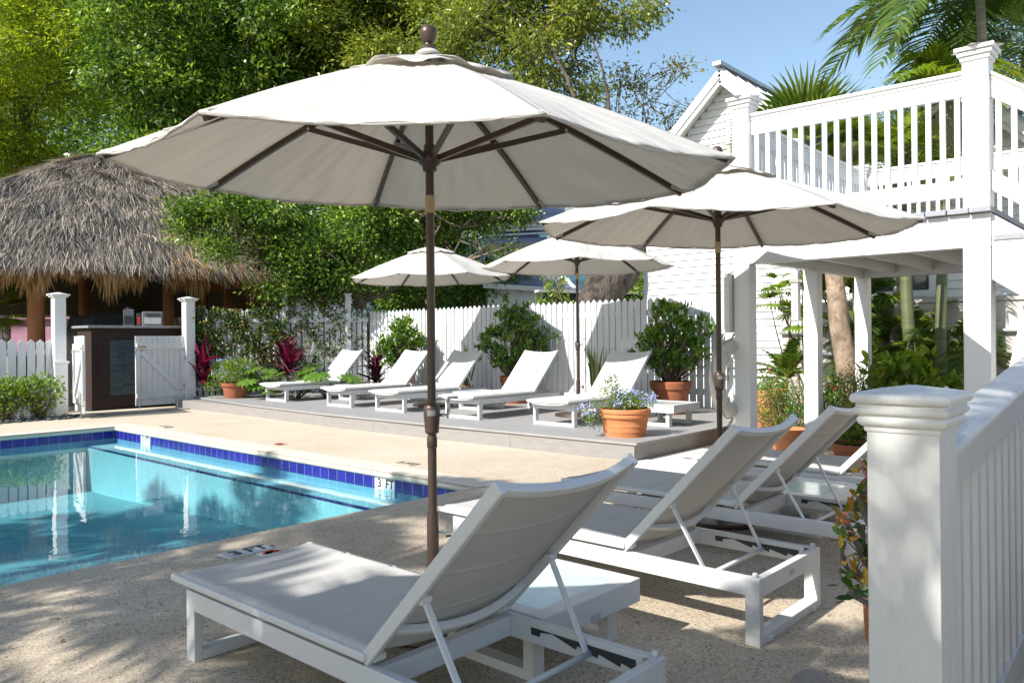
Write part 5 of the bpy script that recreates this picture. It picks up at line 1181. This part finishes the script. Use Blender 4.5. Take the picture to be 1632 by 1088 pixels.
# ---- shrubs
def shrub(label, base, blobs, nros, per, L, W, mat, parent=None, stems=14, stemr=.012, seed=1, name='shrub', cat='shrub', oval=True, stemmat='twig', flowers=None, upb=.5, spread=.05, group=None, root=(0, 0, 0), rnd=None, clumpvar=.18):
    rr = random.Random(seed); rg = np.random.default_rng(seed); base = Vector(base)
    t = parent or thing(name, label, cat, base, 0, group)
    vol = [r[0] * r[1] * r[2] for _, r in blobs]; tot = sum(vol); C = []
    for (c, r), v in zip(blobs, vol):
        c = Vector(c)
        for _ in range(max(2, int(nros * v / tot))):
            d = Vector((rr.gauss(0, 1), rr.gauss(0, 1), rr.gauss(.2, 1))).normalized(); k = rr.random() ** .4
            C.append(c + Vector((d.x * r[0], d.y * r[1], d.z * r[2])) * k)
    Cn = np.array([tuple(c) for c in C]); n = len(Cn)
    out_ = norm(Cn - np.array(root)[None, :] + 1e-4)
    P = np.repeat(Cn, per, 0) + rg.normal(size=(n * per, 3)) * spread
    D = rg.normal(size=P.shape); D = norm(D) + np.repeat(out_, per, 0) * .6 + np.array([0, 0, upb])
    R = np.clip(np.repeat(rg.normal(size=n) * clumpvar + .45, per) + rg.normal(size=n * per) * .2, 0, 1)
    if rnd: R = rnd(P, R, rg)
    lv = LV(); f = lv.oval if oval else lv.leaves
    f(P, D, L * rg.uniform(.6, 1.2, len(P)), W * rg.uniform(.7, 1.15, len(P)), rnd=R, rng=rg)
    lv.build('foliage', MT[mat], t)
    g = MB()
    for k in rr.sample(range(n), min(stems, n)):
        limbs(g, Vector(root) + Vector((rr.gauss(0, .03), rr.gauss(0, .03), 0)), C[k], stemr, stemr * .45, .12, 5, rr)
    g.build('stems', MT[stemmat], t, smooth=True)
    if flowers:
        fm, nf, per_f, fs = flowers; pk_ = rg.choice(n, nf); Fp = Cn[pk_] + out_[pk_] * .04 + np.array([0, 0, .03])
        P = np.repeat(Fp, per_f, 0) + rg.normal(size=(nf * per_f, 3)) * fs * 1.0; lf = LV()
        lf.leaves(P, rg.normal(size=P.shape) + np.array([0, 0, .5]), fs, fs * .9, rng=rg); tag(lf.build('flowers', MT[fm], t), kind='stuff')
    return t
def pot(label, loc, r, h, style='rim', mat='terra', name='terracotta_pot', soil=True):
    t = thing(name, label, 'pot', loc)
    if style == 'bowl':
        pr = [(0, 0), (r * .80, 0), (r * .80, .01), (r * .83, h * .18), (r * .845, h * .185), (r * .84, h * .2), (r * .87, h * .38), (r * .885, h * .385), (r * .88, h * .4), (r * .91, h * .62), (r * .93, h * .66), (r * .98, h * .68), (r * 1.0, h * .73), (r * .98, h * .79), (r * .975, h * .82), (r * 1.02, h * .86), (r * 1.03, h * .93), (r * 1.0, h * .985), (r * .96, h), (r * .90, h), (r * .88, h * .9), (r * .86, h * .8)]
    else:
        pr = [(0, 0), (r * .68, 0), (r * .70, .01), (r * .90, h * .76), (r * .97, h * .77), (r * .985, h * .80), (r * .985, h * .86), (r * 1.0, h * .88), (r * 1.01, h * .98), (r * .99, h), (r * .92, h), (r * .89, h * .92), (r * .87, h * .8)]
    b_ = MB().lathe(pr, 48).build('pot_body', MT[mat], t, smooth=True, auto=True)
    MB().lathe([(0, h * .86), (r * .88, h * .85)], 24).build('soil', MT['soil'], t, smooth=True)
    return t
def inpot(root_z, r): return [((0, 0, root_z + r * .6), (r, r, r * .6))]

# blue flower bowl near the deck corner
q = gp(1000, 692, DZ); q = Vector((7.42, 4.98, DZ))
pt = pot('wide terracotta bowl with ridged rim at the corner of the deck', q, .285, .31, 'bowl', 'terra')
shrub('trailing plumbago with pale blue flowers in the wide bowl', q + Vector((0, 0, .26)), [((0, 0, .10), (.25, .25, .10)), ((-.30, .22, -.02), (.10, .14, .16)), ((-.10, .12, .26), (.10, .10, .14)), ((.2, -.12, .1), (.14, .12, .09))], 260, 9, .035, .014, 'lf_bright', seed=71, name='plumbago', cat='flowers', flowers=('fl_blue', 120, 8, .021), stemr=.003, stems=60, spread=.03)
# planter on the left end of the deck
q = Vector((7.75, 14.25, DZ))
pot('terracotta pot at the left end of the deck under yellow green plumbago', q, .27, .30, 'rim', 'terra_dark')
shrub('bushy yellow green plumbago with white blue flowers beside the gate', q + Vector((0, 0, .26)), [((0, 0, .22), (.42, .42, .26)), ((-.30, .25, -.05), (.14, .14, .16)), ((.1, -.25, .1), (.25, .2, .2))], 300, 10, .05, .022, 'lf_bright', seed=72, name='plumbago', cat='flowers', flowers=('fl_blue', 70, 8, .026), stemr=.004, stems=50)
# big crown-of-thorns pots along the fence
def euph(label, labp, px_, x_, r, h, pw, seed, lean=0, mat='lf_mid', potmat='terra_dark', ph=.47):
    a = (px_ - 816) / FPX; D = x_ / (FX + a * FY); q = dp(px_, 540, D); q.z = DZ
    pot(labp, q, pw, ph, 'rim', potmat)
    bb = [((0, 0, h * .22), (r * .62, r * .62, h * .17)), ((0, 0, h * .50), (r * .78, r * .78, h * .36)), ((-r * .45, r * .35, h * .42), (r * .5, r * .5, h * .26)), ((r * .4, -r * .4, h * .5), (r * .5, r * .5, h * .30)), ((0, 0, h * .82), (r * .5, r * .5, h * .2))]
    shrub(label, q + Vector((0, 0, ph * .85)), bb, 190, 12, .105, .046, mat, seed=seed, name='potted_shrub', stems=60, stemr=.014, spread=.03, root=(0, 0, 0), stemmat='twig')
    return q
euph('tall leafy bush in the right hand terracotta pot by the fence', 'large terracotta pot against the fence behind the low table', 1068, 9.98, .60, 1.25, .30, 81)
euph('wide leafy shrub behind the fourth deck lounger', 'terracotta pot behind the fourth deck lounger', 820, 10.05, .66, 1.35, .26, 82)
euph('rounded pale green shrub behind the second deck lounger', 'terracotta pot behind the second deck lounger', 640, 9.95, .47, 1.15, .24, 83, mat='lf_mid')
# tall spindly sapling behind the fourth lounger
q = dp(882, 540, 14.3); q.z = .0
shrub('spindly sapling poking above the pickets behind the wide shrub', q, [((0, 0, 2.35), (.25, .25, .32)), ((.05, 0, 1.95), (.3, .3, .25)), ((-.35, .3, 1.6), (.3, .3, .3))], 70, 8, .10, .05, 'lf_bright', seed=84, stems=16, stemr=.012)
# strap-leaved pots
def straps(label, loc, n, length, w, mat, seed, spread=.8, droop=.3, name='strap_plant', cat='plant', nseg=5, h0=0.0, trunk=None, rmin=0.0):
    rr = random.Random(seed); t = thing(name, label, cat, loc); lv = LV()
    for i in range(n):
        az = rr.uniform(0, 2 * math.pi); sp = rr.uniform(.1, spread); l = length * rr.uniform(.65, 1.1); d = np.array([math.cos(az) * math.sin(sp), math.sin(az) * math.sin(sp), math.cos(sp)]); sd = np.array([-math.sin(az), math.cos(az), 0]) 
        sd = sd * math.cos(.3) + np.array([0, 0, rr.gauss(0, .2)]); base = np.array([rr.gauss(0, .03), rr.gauss(0, .03), h0 + rr.uniform(0, rmin)])
        P = [base + d * l * t_ + np.array([0, 0, -droop * l * t_ ** 2 * math.sin(sp)]) for t_ in np.linspace(0, 1, nseg + 1)]
        ww = [w * .5] + [w * (1 - (k / nseg) ** 3 * .9) for k in range(1, nseg)] + [.003]
        lv.blade(P, ww, sd, rr.random())
    lv.build('leaves', MT[mat], t)
    if trunk: MB().tube([(0, 0, 0), (0, 0, h0 + rmin)], trunk, 8).build('stem', MT['twig'], t, smooth=True)
    return t
for px_, x_, lab, lab2 in ((741, 10.1, 'yellow edged snake plant behind the middle deck lounger', 'short terracotta pot of the left snake plant'), (950, 10.2, 'yellow edged snake plant beside the deck umbrella pole', 'short terracotta pot of the right snake plant')):
    a = (px_ - 816) / FPX; D = x_ / (FX + a * FY); q = dp(px_, 540, D); q.z = DZ
    pot(lab2, q, .16, .26, 'rim', 'terra_dark'); straps(lab, q + Vector((0, 0, .2)), 26, .80, .045, 'lf_snake', int(px_), .45, .05, 'snake_plant')
q_ = dp(700, 540, 13.6)
# cordylines and broad leaves in the bed beside the left lounger
for px_, D_, h0, L_, lab, sd in ((322, 15.9, .45, .62, 'magenta cordyline growing right of the closed gate', 91), (458, 16.3, .55, .75, 'magenta cordyline behind the leftmost deck lounger', 92), (600, 15.6, .40, .62, 'dark burgundy cordyline behind the backrest of the leftmost deck lounger', 93)):
    q = dp(px_, 540, D_); q.z = .1; straps(lab, q, 62, L_, .085, 'lf_red' if sd != 93 else 'lf_burg', sd, 1.25, .35, 'cordyline', rmin=.45, h0=h0 - .1, trunk=.02)
def monstera(label, loc, n, size, seed, mat='lf_mid'):
    rr = random.Random(seed); t = thing('monstera', label, 'plant', loc); lv = LV(); g = MB()
    for i in range(n):
        az = rr.uniform(0, 2 * math.pi); el = rr.uniform(.4, 1.2); L = rr.uniform(.35, .8); d = Vector((math.cos(az) * math.cos(el), math.sin(az) * math.cos(el), math.sin(el))); hub = d * L
        g.tube([(0, 0, 0), d * L * .6 + Vector((0, 0, .05)), hub], .009, 5)
        dd = np.array([math.cos(az), math.sin(az), -.35]); up = np.array([-math.cos(az) * .3, -math.sin(az) * .3, 1.]); s_ = size * rr.uniform(.7, 1.1)
        fan(lv, V3(hub), dd, up, s_, 11, rr, 4.4, s_ * .28, .25)
    lv.build('leaves', MT[mat], t); g.build('stems', MT['greenstem'], t, smooth=True)
for px_, D_, lab, n_, s_, sd in ((425, 15.4, 'split leaf monstera low beside the left planter', 14, .26, 101), (520, 15.2, 'tall monstera leaf clump behind the leftmost deck lounger', 12, .33, 102), (385, 16.2, 'dark monstera against the vines', 10, .25, 103), (470, 14.9, 'low broad leaf clump in the shade under the lounger', 14, .22, 104)):
    q = dp(px_, 540, D_); q.z = .15; monstera(lab, q, n_, s_, sd)
# vines on the fence
lv = LV(); rg = np.random.default_rng(5); vt = thing('climbing_vine', 'tangled green and rusty vine covering the fence right of the gate', 'vine', (7.42, 15.62, 0)); va = Vector((10.57 - 7.42, 13.72 - 15.62, 0)); vl = va.length; vu = V3(va.normalized()); vn = np.array([vu[1], -vu[0], 0.]) 
if vn[1] > 0: vn = -vn
n = 9500; s_ = rg.beta(1.0, 1.5, n) * vl; keep = rg.random(n) < np.where(s_ < 2.0, 1.0, .45); s_ = s_[keep]; n = len(s_)
cl_ = np.sin(s_ * 5) * .12; z_ = .25 + rg.beta(1.7, 1.1, n) * 1.75 + cl_ * .3
P = vu[None] * s_[:, None] + vn[None] * (.03 + np.abs(rg.normal(size=n)) * .07)[:, None] + np.array([0, 0, 1.])[None] * z_[:, None]
pat = np.sin(s_ * 9 + z_ * 7) + np.sin(s_ * 17 - z_ * 11) + rg.normal(size=n) * .8; kp = pat > -.5; P = P[kp]
lv.oval(P, rg.normal(size=P.shape) + vn * .5 + np.array([0, 0, -.3]), .065, .045, up=np.tile(vn, (len(P), 1)) + rg.normal(size=P.shape) * .5, rnd=np.clip(rg.random(len(P)) ** 1.3 * .9, 0, 1), rng=rg); lv.build('leaves', MT['lf_vine'], vt)
g = MB(); rr = random.Random(3)
for _ in range(60):
    a_ = rr.uniform(0, vl * .95); p0 = Vector(vu * a_) + Vector(vn * .04); p1 = Vector(vu * min(vl, max(0, a_ + rr.uniform(-.8, .8)))) + Vector((0, 0, rr.uniform(1.0, 1.95))) + Vector(vn * .06); limbs(g, p0, p1, .007, .003, .25, 8, rr)
g.build('vine_stems', MT['twig'], vt, smooth=True)
# small leafy shrubs by the low fence
for px_, py_, r_, h_, lab, sd in ((8, 672, .30, .75, 'small light green shrub at the far left edge below the pickets', 111), (62, 668, .34, .80, 'small light green shrub in front of the low picket fence', 112)):
    q = gp(px_, py_); shrub(lab, q, [((0, 0, h_ * .5), (r_, r_ * .8, h_ * .42)), ((r_ * .6, -.1, h_ * .55), (r_ * .5, r_ * .5, h_ * .3)), ((-r_ * .6, 0, h_ * .5), (r_ * .5, r_ * .5, h_ * .3))], 90, 9, .075, .045, 'lf_bright', seed=sd, stems=36, stemr=.009, spread=.05)
# garden at the right: red flowered bushes, pots, ferns
for px_, D_, bb, lab, sd, m_ in ((1268, 8.9, [((0, 0, .42), (.52, .5, .30)), ((-.1, .2, .70), (.35, .35, .16))], 'fine leaved bush with tiny red flowers left of the near loungers backrest', 121, 'lf_mid'), (1345, 8.4, [((0, 0, .5), (.42, .42, .34)), ((.15, -.1, .8), (.26, .26, .14))], 'olive green bush with tiny red flowers in front of the tan trunk', 122, 'lf_mid'), (1215, 9.8, [((0, 0, .4), (.35, .35, .22))], 'red dotted low bush behind the left balcony post', 124, 'lf_mid'), (1375, 7.9, [((0, 0, .30), (.42, .42, .24))], 'low light green round leaved plant spilling over a terracotta pot', 123, 'lf_bright')):
    q = Vector(gbase(px_, D_)); rdf = ('fl_red', 120, 4, .014) if sd != 123 else None
    shrub(lab, q, bb, 560 if sd != 123 else 150, 9 if sd != 123 else 7, .032 if sd != 123 else .055, .014 if sd != 123 else .045, m_, seed=sd, stems=70, stemr=.006, flowers=rdf, spread=.05)
for px_, D_, r_, h_, lab, mt_ in ((1222, 9.4, .22, .42, 'terracotta pot beside the left balcony post', 'terra'), (1257, 8.2, .2, .34, 'pale terracotta pot half hidden by the red flowered bush', 'terra'), (1368, 7.6, .27, .26, 'terracotta pot behind the third lounger', 'terra_dark')):
    q = Vector(gbase(px_, D_)); pot(lab, q + Vector((0, 0, .0)), r_, h_ + (.25 if px_ == 1222 else 0), 'rim', mt_)
# sago-like fern and palmate shrub near the left balcony post
b_ = Vector(gbase(1252, 9.9)); palm('yellow green sago fern fanning out behind the left balcony post', b_, b_ + Vector((0, 0, .75)), 16, .62, 'lf_sago', .05, 'bark', nleaf=20, ll=.19, lw=.034, seed=131, elev=(.1, 1.3), droop=(.2, .5), name='sago_fern')
b_ = Vector(gbase(1300, 11.6)); 
def palmate(label, base, pts, size, seed, mat):
    rr = random.Random(seed); t = thing('palmate_shrub', label, 'shrub', base); lv = LV(); g = MB(); base = Vector(base)
    for p in pts:
        p = Vector(p) - base; limbs(g, (0, 0, 0), p, .016, .008, .12, 6, rr)
        for _ in range(9):
            az = rr.uniform(0, 6.28); el = rr.uniform(-.3, 1.2); d = np.array([math.cos(az) * math.cos(el), math.sin(az) * math.cos(el), math.sin(el)]); hp = V3(p) + d * .12
            fan(lv, hp, d + np.array([0, 0, -.4]), np.array([0, 0, 1.]) + d * .2, size * rr.uniform(.7, 1.1), 7, rr, 2.4, .03, .2)
    lv.build('leaves', MT[mat], t); g.build('stems', MT['twig'], t, smooth=True)
palmate('palmate leaved shrub with yellowing tips between the balcony posts', gbase(1290, 11.2), [dp(1245, 468, 11), dp(1228, 485, 11), dp(1262, 500, 11), dp(1280, 455, 11), dp(1272, 515, 11), dp(1240, 455, 11.3)], .26, 141, 'lf_bright')
palmate('dark palmate shrub in front of the retaining wall', gbase(1390, 11.6), [dp(1385, 480, 11.5), dp(1400, 520, 11.4), dp(1415, 470, 11.5), dp(1375, 540, 11.4), dp(1320, 480, 11.6), dp(1322, 520, 11.6)], .30, 142, 'lf_palm')
fanpalm('shaded fan palm behind the rear balcony posts', gbase(1330, 11.8), dp(1325, 500, 11.8), 13, .45, .6, 'lf_palm', .05, 'palmbark', 64, (-.2, 1.3), 20)
fanpalm('fan palm showing yellow green between the middle balusters', gbase(1370, 11.4), dp(1372, 290, 11.4), 14, .5, .7, 'lf_palmy', .06, 'palmbark', 65, (-.3, 1.3), 20)
q = Vector(gbase(1430, 8.6)); shrub('light green broad leaved herb behind the big newel cap', q, [((0, 0, .72), (.38, .38, .30)), ((.1, -.1, .95), (.2, .2, .15))], 60, 9, .12, .075, 'lf_bright', seed=143, stems=20, stemr=.01, spread=.08, name='broadleaf_herb', cat='plant')
q = Vector(gbase(1535, 9.2)); shrub('small lime green plant at the foot of the right balcony post', q, [((0, 0, .62), (.2, .2, .14))], 30, 9, .09, .05, 'lf_bright', seed=144, stems=10, name='lime_plant', cat='plant')
# crown of thorns in the tall pot beside the newel
q = dp(1443, 540, 2.42); q.z = 0; pot('tall terracotta pot half hidden behind the big newel post', q, .125, .46, 'rim', 'terra')
t = thing('crown_of_thorns', 'thorny crown of thorns with coral flowers and red tipped leaves beside the newel', 'plant', q + Vector((0, 0, .42)))
rr = random.Random(9); g = MB(); lv = LV(); rg = np.random.default_rng(9)
tips = [((1345, 823), 2.33), ((1383, 760), 2.42), ((1347, 858), 2.30), ((1358, 905), 2.36), ((1352, 945), 2.33), ((1375, 835), 2.45), ((1385, 880), 2.40), ((1368, 790), 2.42), ((1380, 930), 2.35)]
org = Vector(q) + Vector((0, 0, .42))
for (pp, D_) in tips:
    tip = dp(pp[0], pp[1], D_) - org; P = limbs(g, (rr.gauss(0, .015), rr.gauss(0, .015), -.02), tip, .0105, .0075, .12, 12, rr)
    for a_, b_ in zip(P, P[1:]):
        for _ in range(7):
            c_ = a_.lerp(b_, rr.random()); d = Vector((rr.gauss(0, 1), rr.gauss(0, 1), rr.gauss(0, .6))).normalized(); g.tube([c_ + d * .006, c_ + d * .021], [.0016, .0003], 4, cap=False)
    n_ = 10; Pn = np.tile(V3(tip), (n_, 1)) + rg.normal(size=(n_, 3)) * .012; Dn = rg.normal(size=(n_, 3)) * .9 + np.array([0, 0, .35])
    lv.oval(Pn, Dn, 0.060 * rg.uniform(.55, 1.15, n_), .021, rnd=np.clip(rg.random(n_), 0, 1), rng=rg)
for (pp, D_) in (((1388, 753), 2.40), ((1340, 832), 2.31), ((1378, 795), 2.42)):
    c_ = V3(dp(pp[0], pp[1], D_) - org); n_ = 10; fl = LV(); fl.oval(np.tile(c_, (n_, 1)) + rg.normal(size=(n_, 3)) * .012, rg.normal(size=(n_, 3)) + np.array([0, 0, .6]), .022, .021, rng=rg); fl.build('flower', MT['fl_coral'], t)
g.build('thorny_stems', simple('grey_thorny_stem', (.20, .17, .17), .8, .3, 60), t, smooth=True); lv.build('leaves', MT['lf_thorn'], t)
n_ = 160; Pn = rg.normal(size=(n_, 3)) * np.array([.05, .05, .03]) + np.array([0, 0, .03]); lv = LV(); lv.leaves(Pn, rg.normal(size=(n_, 3)) + np.array([0, 0, .8]), .04, .012, rng=rg); lv.build('undergrowth', MT['lf_mid'], t)
# a pale boulder at the bottom edge
t = thing('boulder', 'pale rounded stone at the bottom edge beside the tall pot', 'stone', gp(1292, 1094, 0))
g = MB(); g.lathe([(.0, -.01), (.07, 0), (.085, .015), (.07, .035), (.03, .045), (0, .046)], 20, sx=1.2, sy=.8); g.build('stone_body', MT['stone'], t, smooth=True)
# palms beyond the left of the picture: their shade dapples the foreground
for (x, y, z, lab, sd, nf) in ((-5.3, 3.3, 4.6, 'palm standing left of the pool paving, outside the picture', 201, 13), (-6.6, 6.4, 5.6, 'second palm at the left of the pool, outside the picture', 202, 15), (-3.2, 1.0, 5.0, 'third palm at the left, outside the picture', 203, 13), (-3.8, 5.2, 3.9, 'shorter palm by the near pool edge, outside the picture', 204, 12), (-5.6, 9.3, 6.4, 'palm beside the far left of the pool, outside the picture', 206, 15), (-6.6, 11.4, 6.8, 'palm by the back left of the pool, outside the picture', 207, 15), (-5.0, 6.3, 6.5, 'tallest palm at the left of the near pool edge, outside the picture', 205, 14)):
    palm(lab, (x, y, 0), (x + .2, y, z), nf, 2.2, 'lf_palm', .09, nleaf=34, ll=.62, lw=.045, seed=sd, elev=(-.1, 1.1), droop=(.35, .8), group='palms left of the pool')
# fallen leaves
lv = LV(); rg = np.random.default_rng(77); n_ = 46
P = np.stack([rg.uniform(.8, 6.5, n_), rg.uniform(.8, 4.7, n_), np.full(n_, .006)], 1); lv.leaves(P, rg.normal(size=(n_, 3)) * np.array([1, 1, .05]), .035, .016, up=np.tile([0, 0, 1.], (n_, 1)), rng=rg)
tag(lv.build('fallen_leaves', MT['thatch_tan']), 'a few dry brown leaves scattered on the patio', 'leaves', kind='stuff')
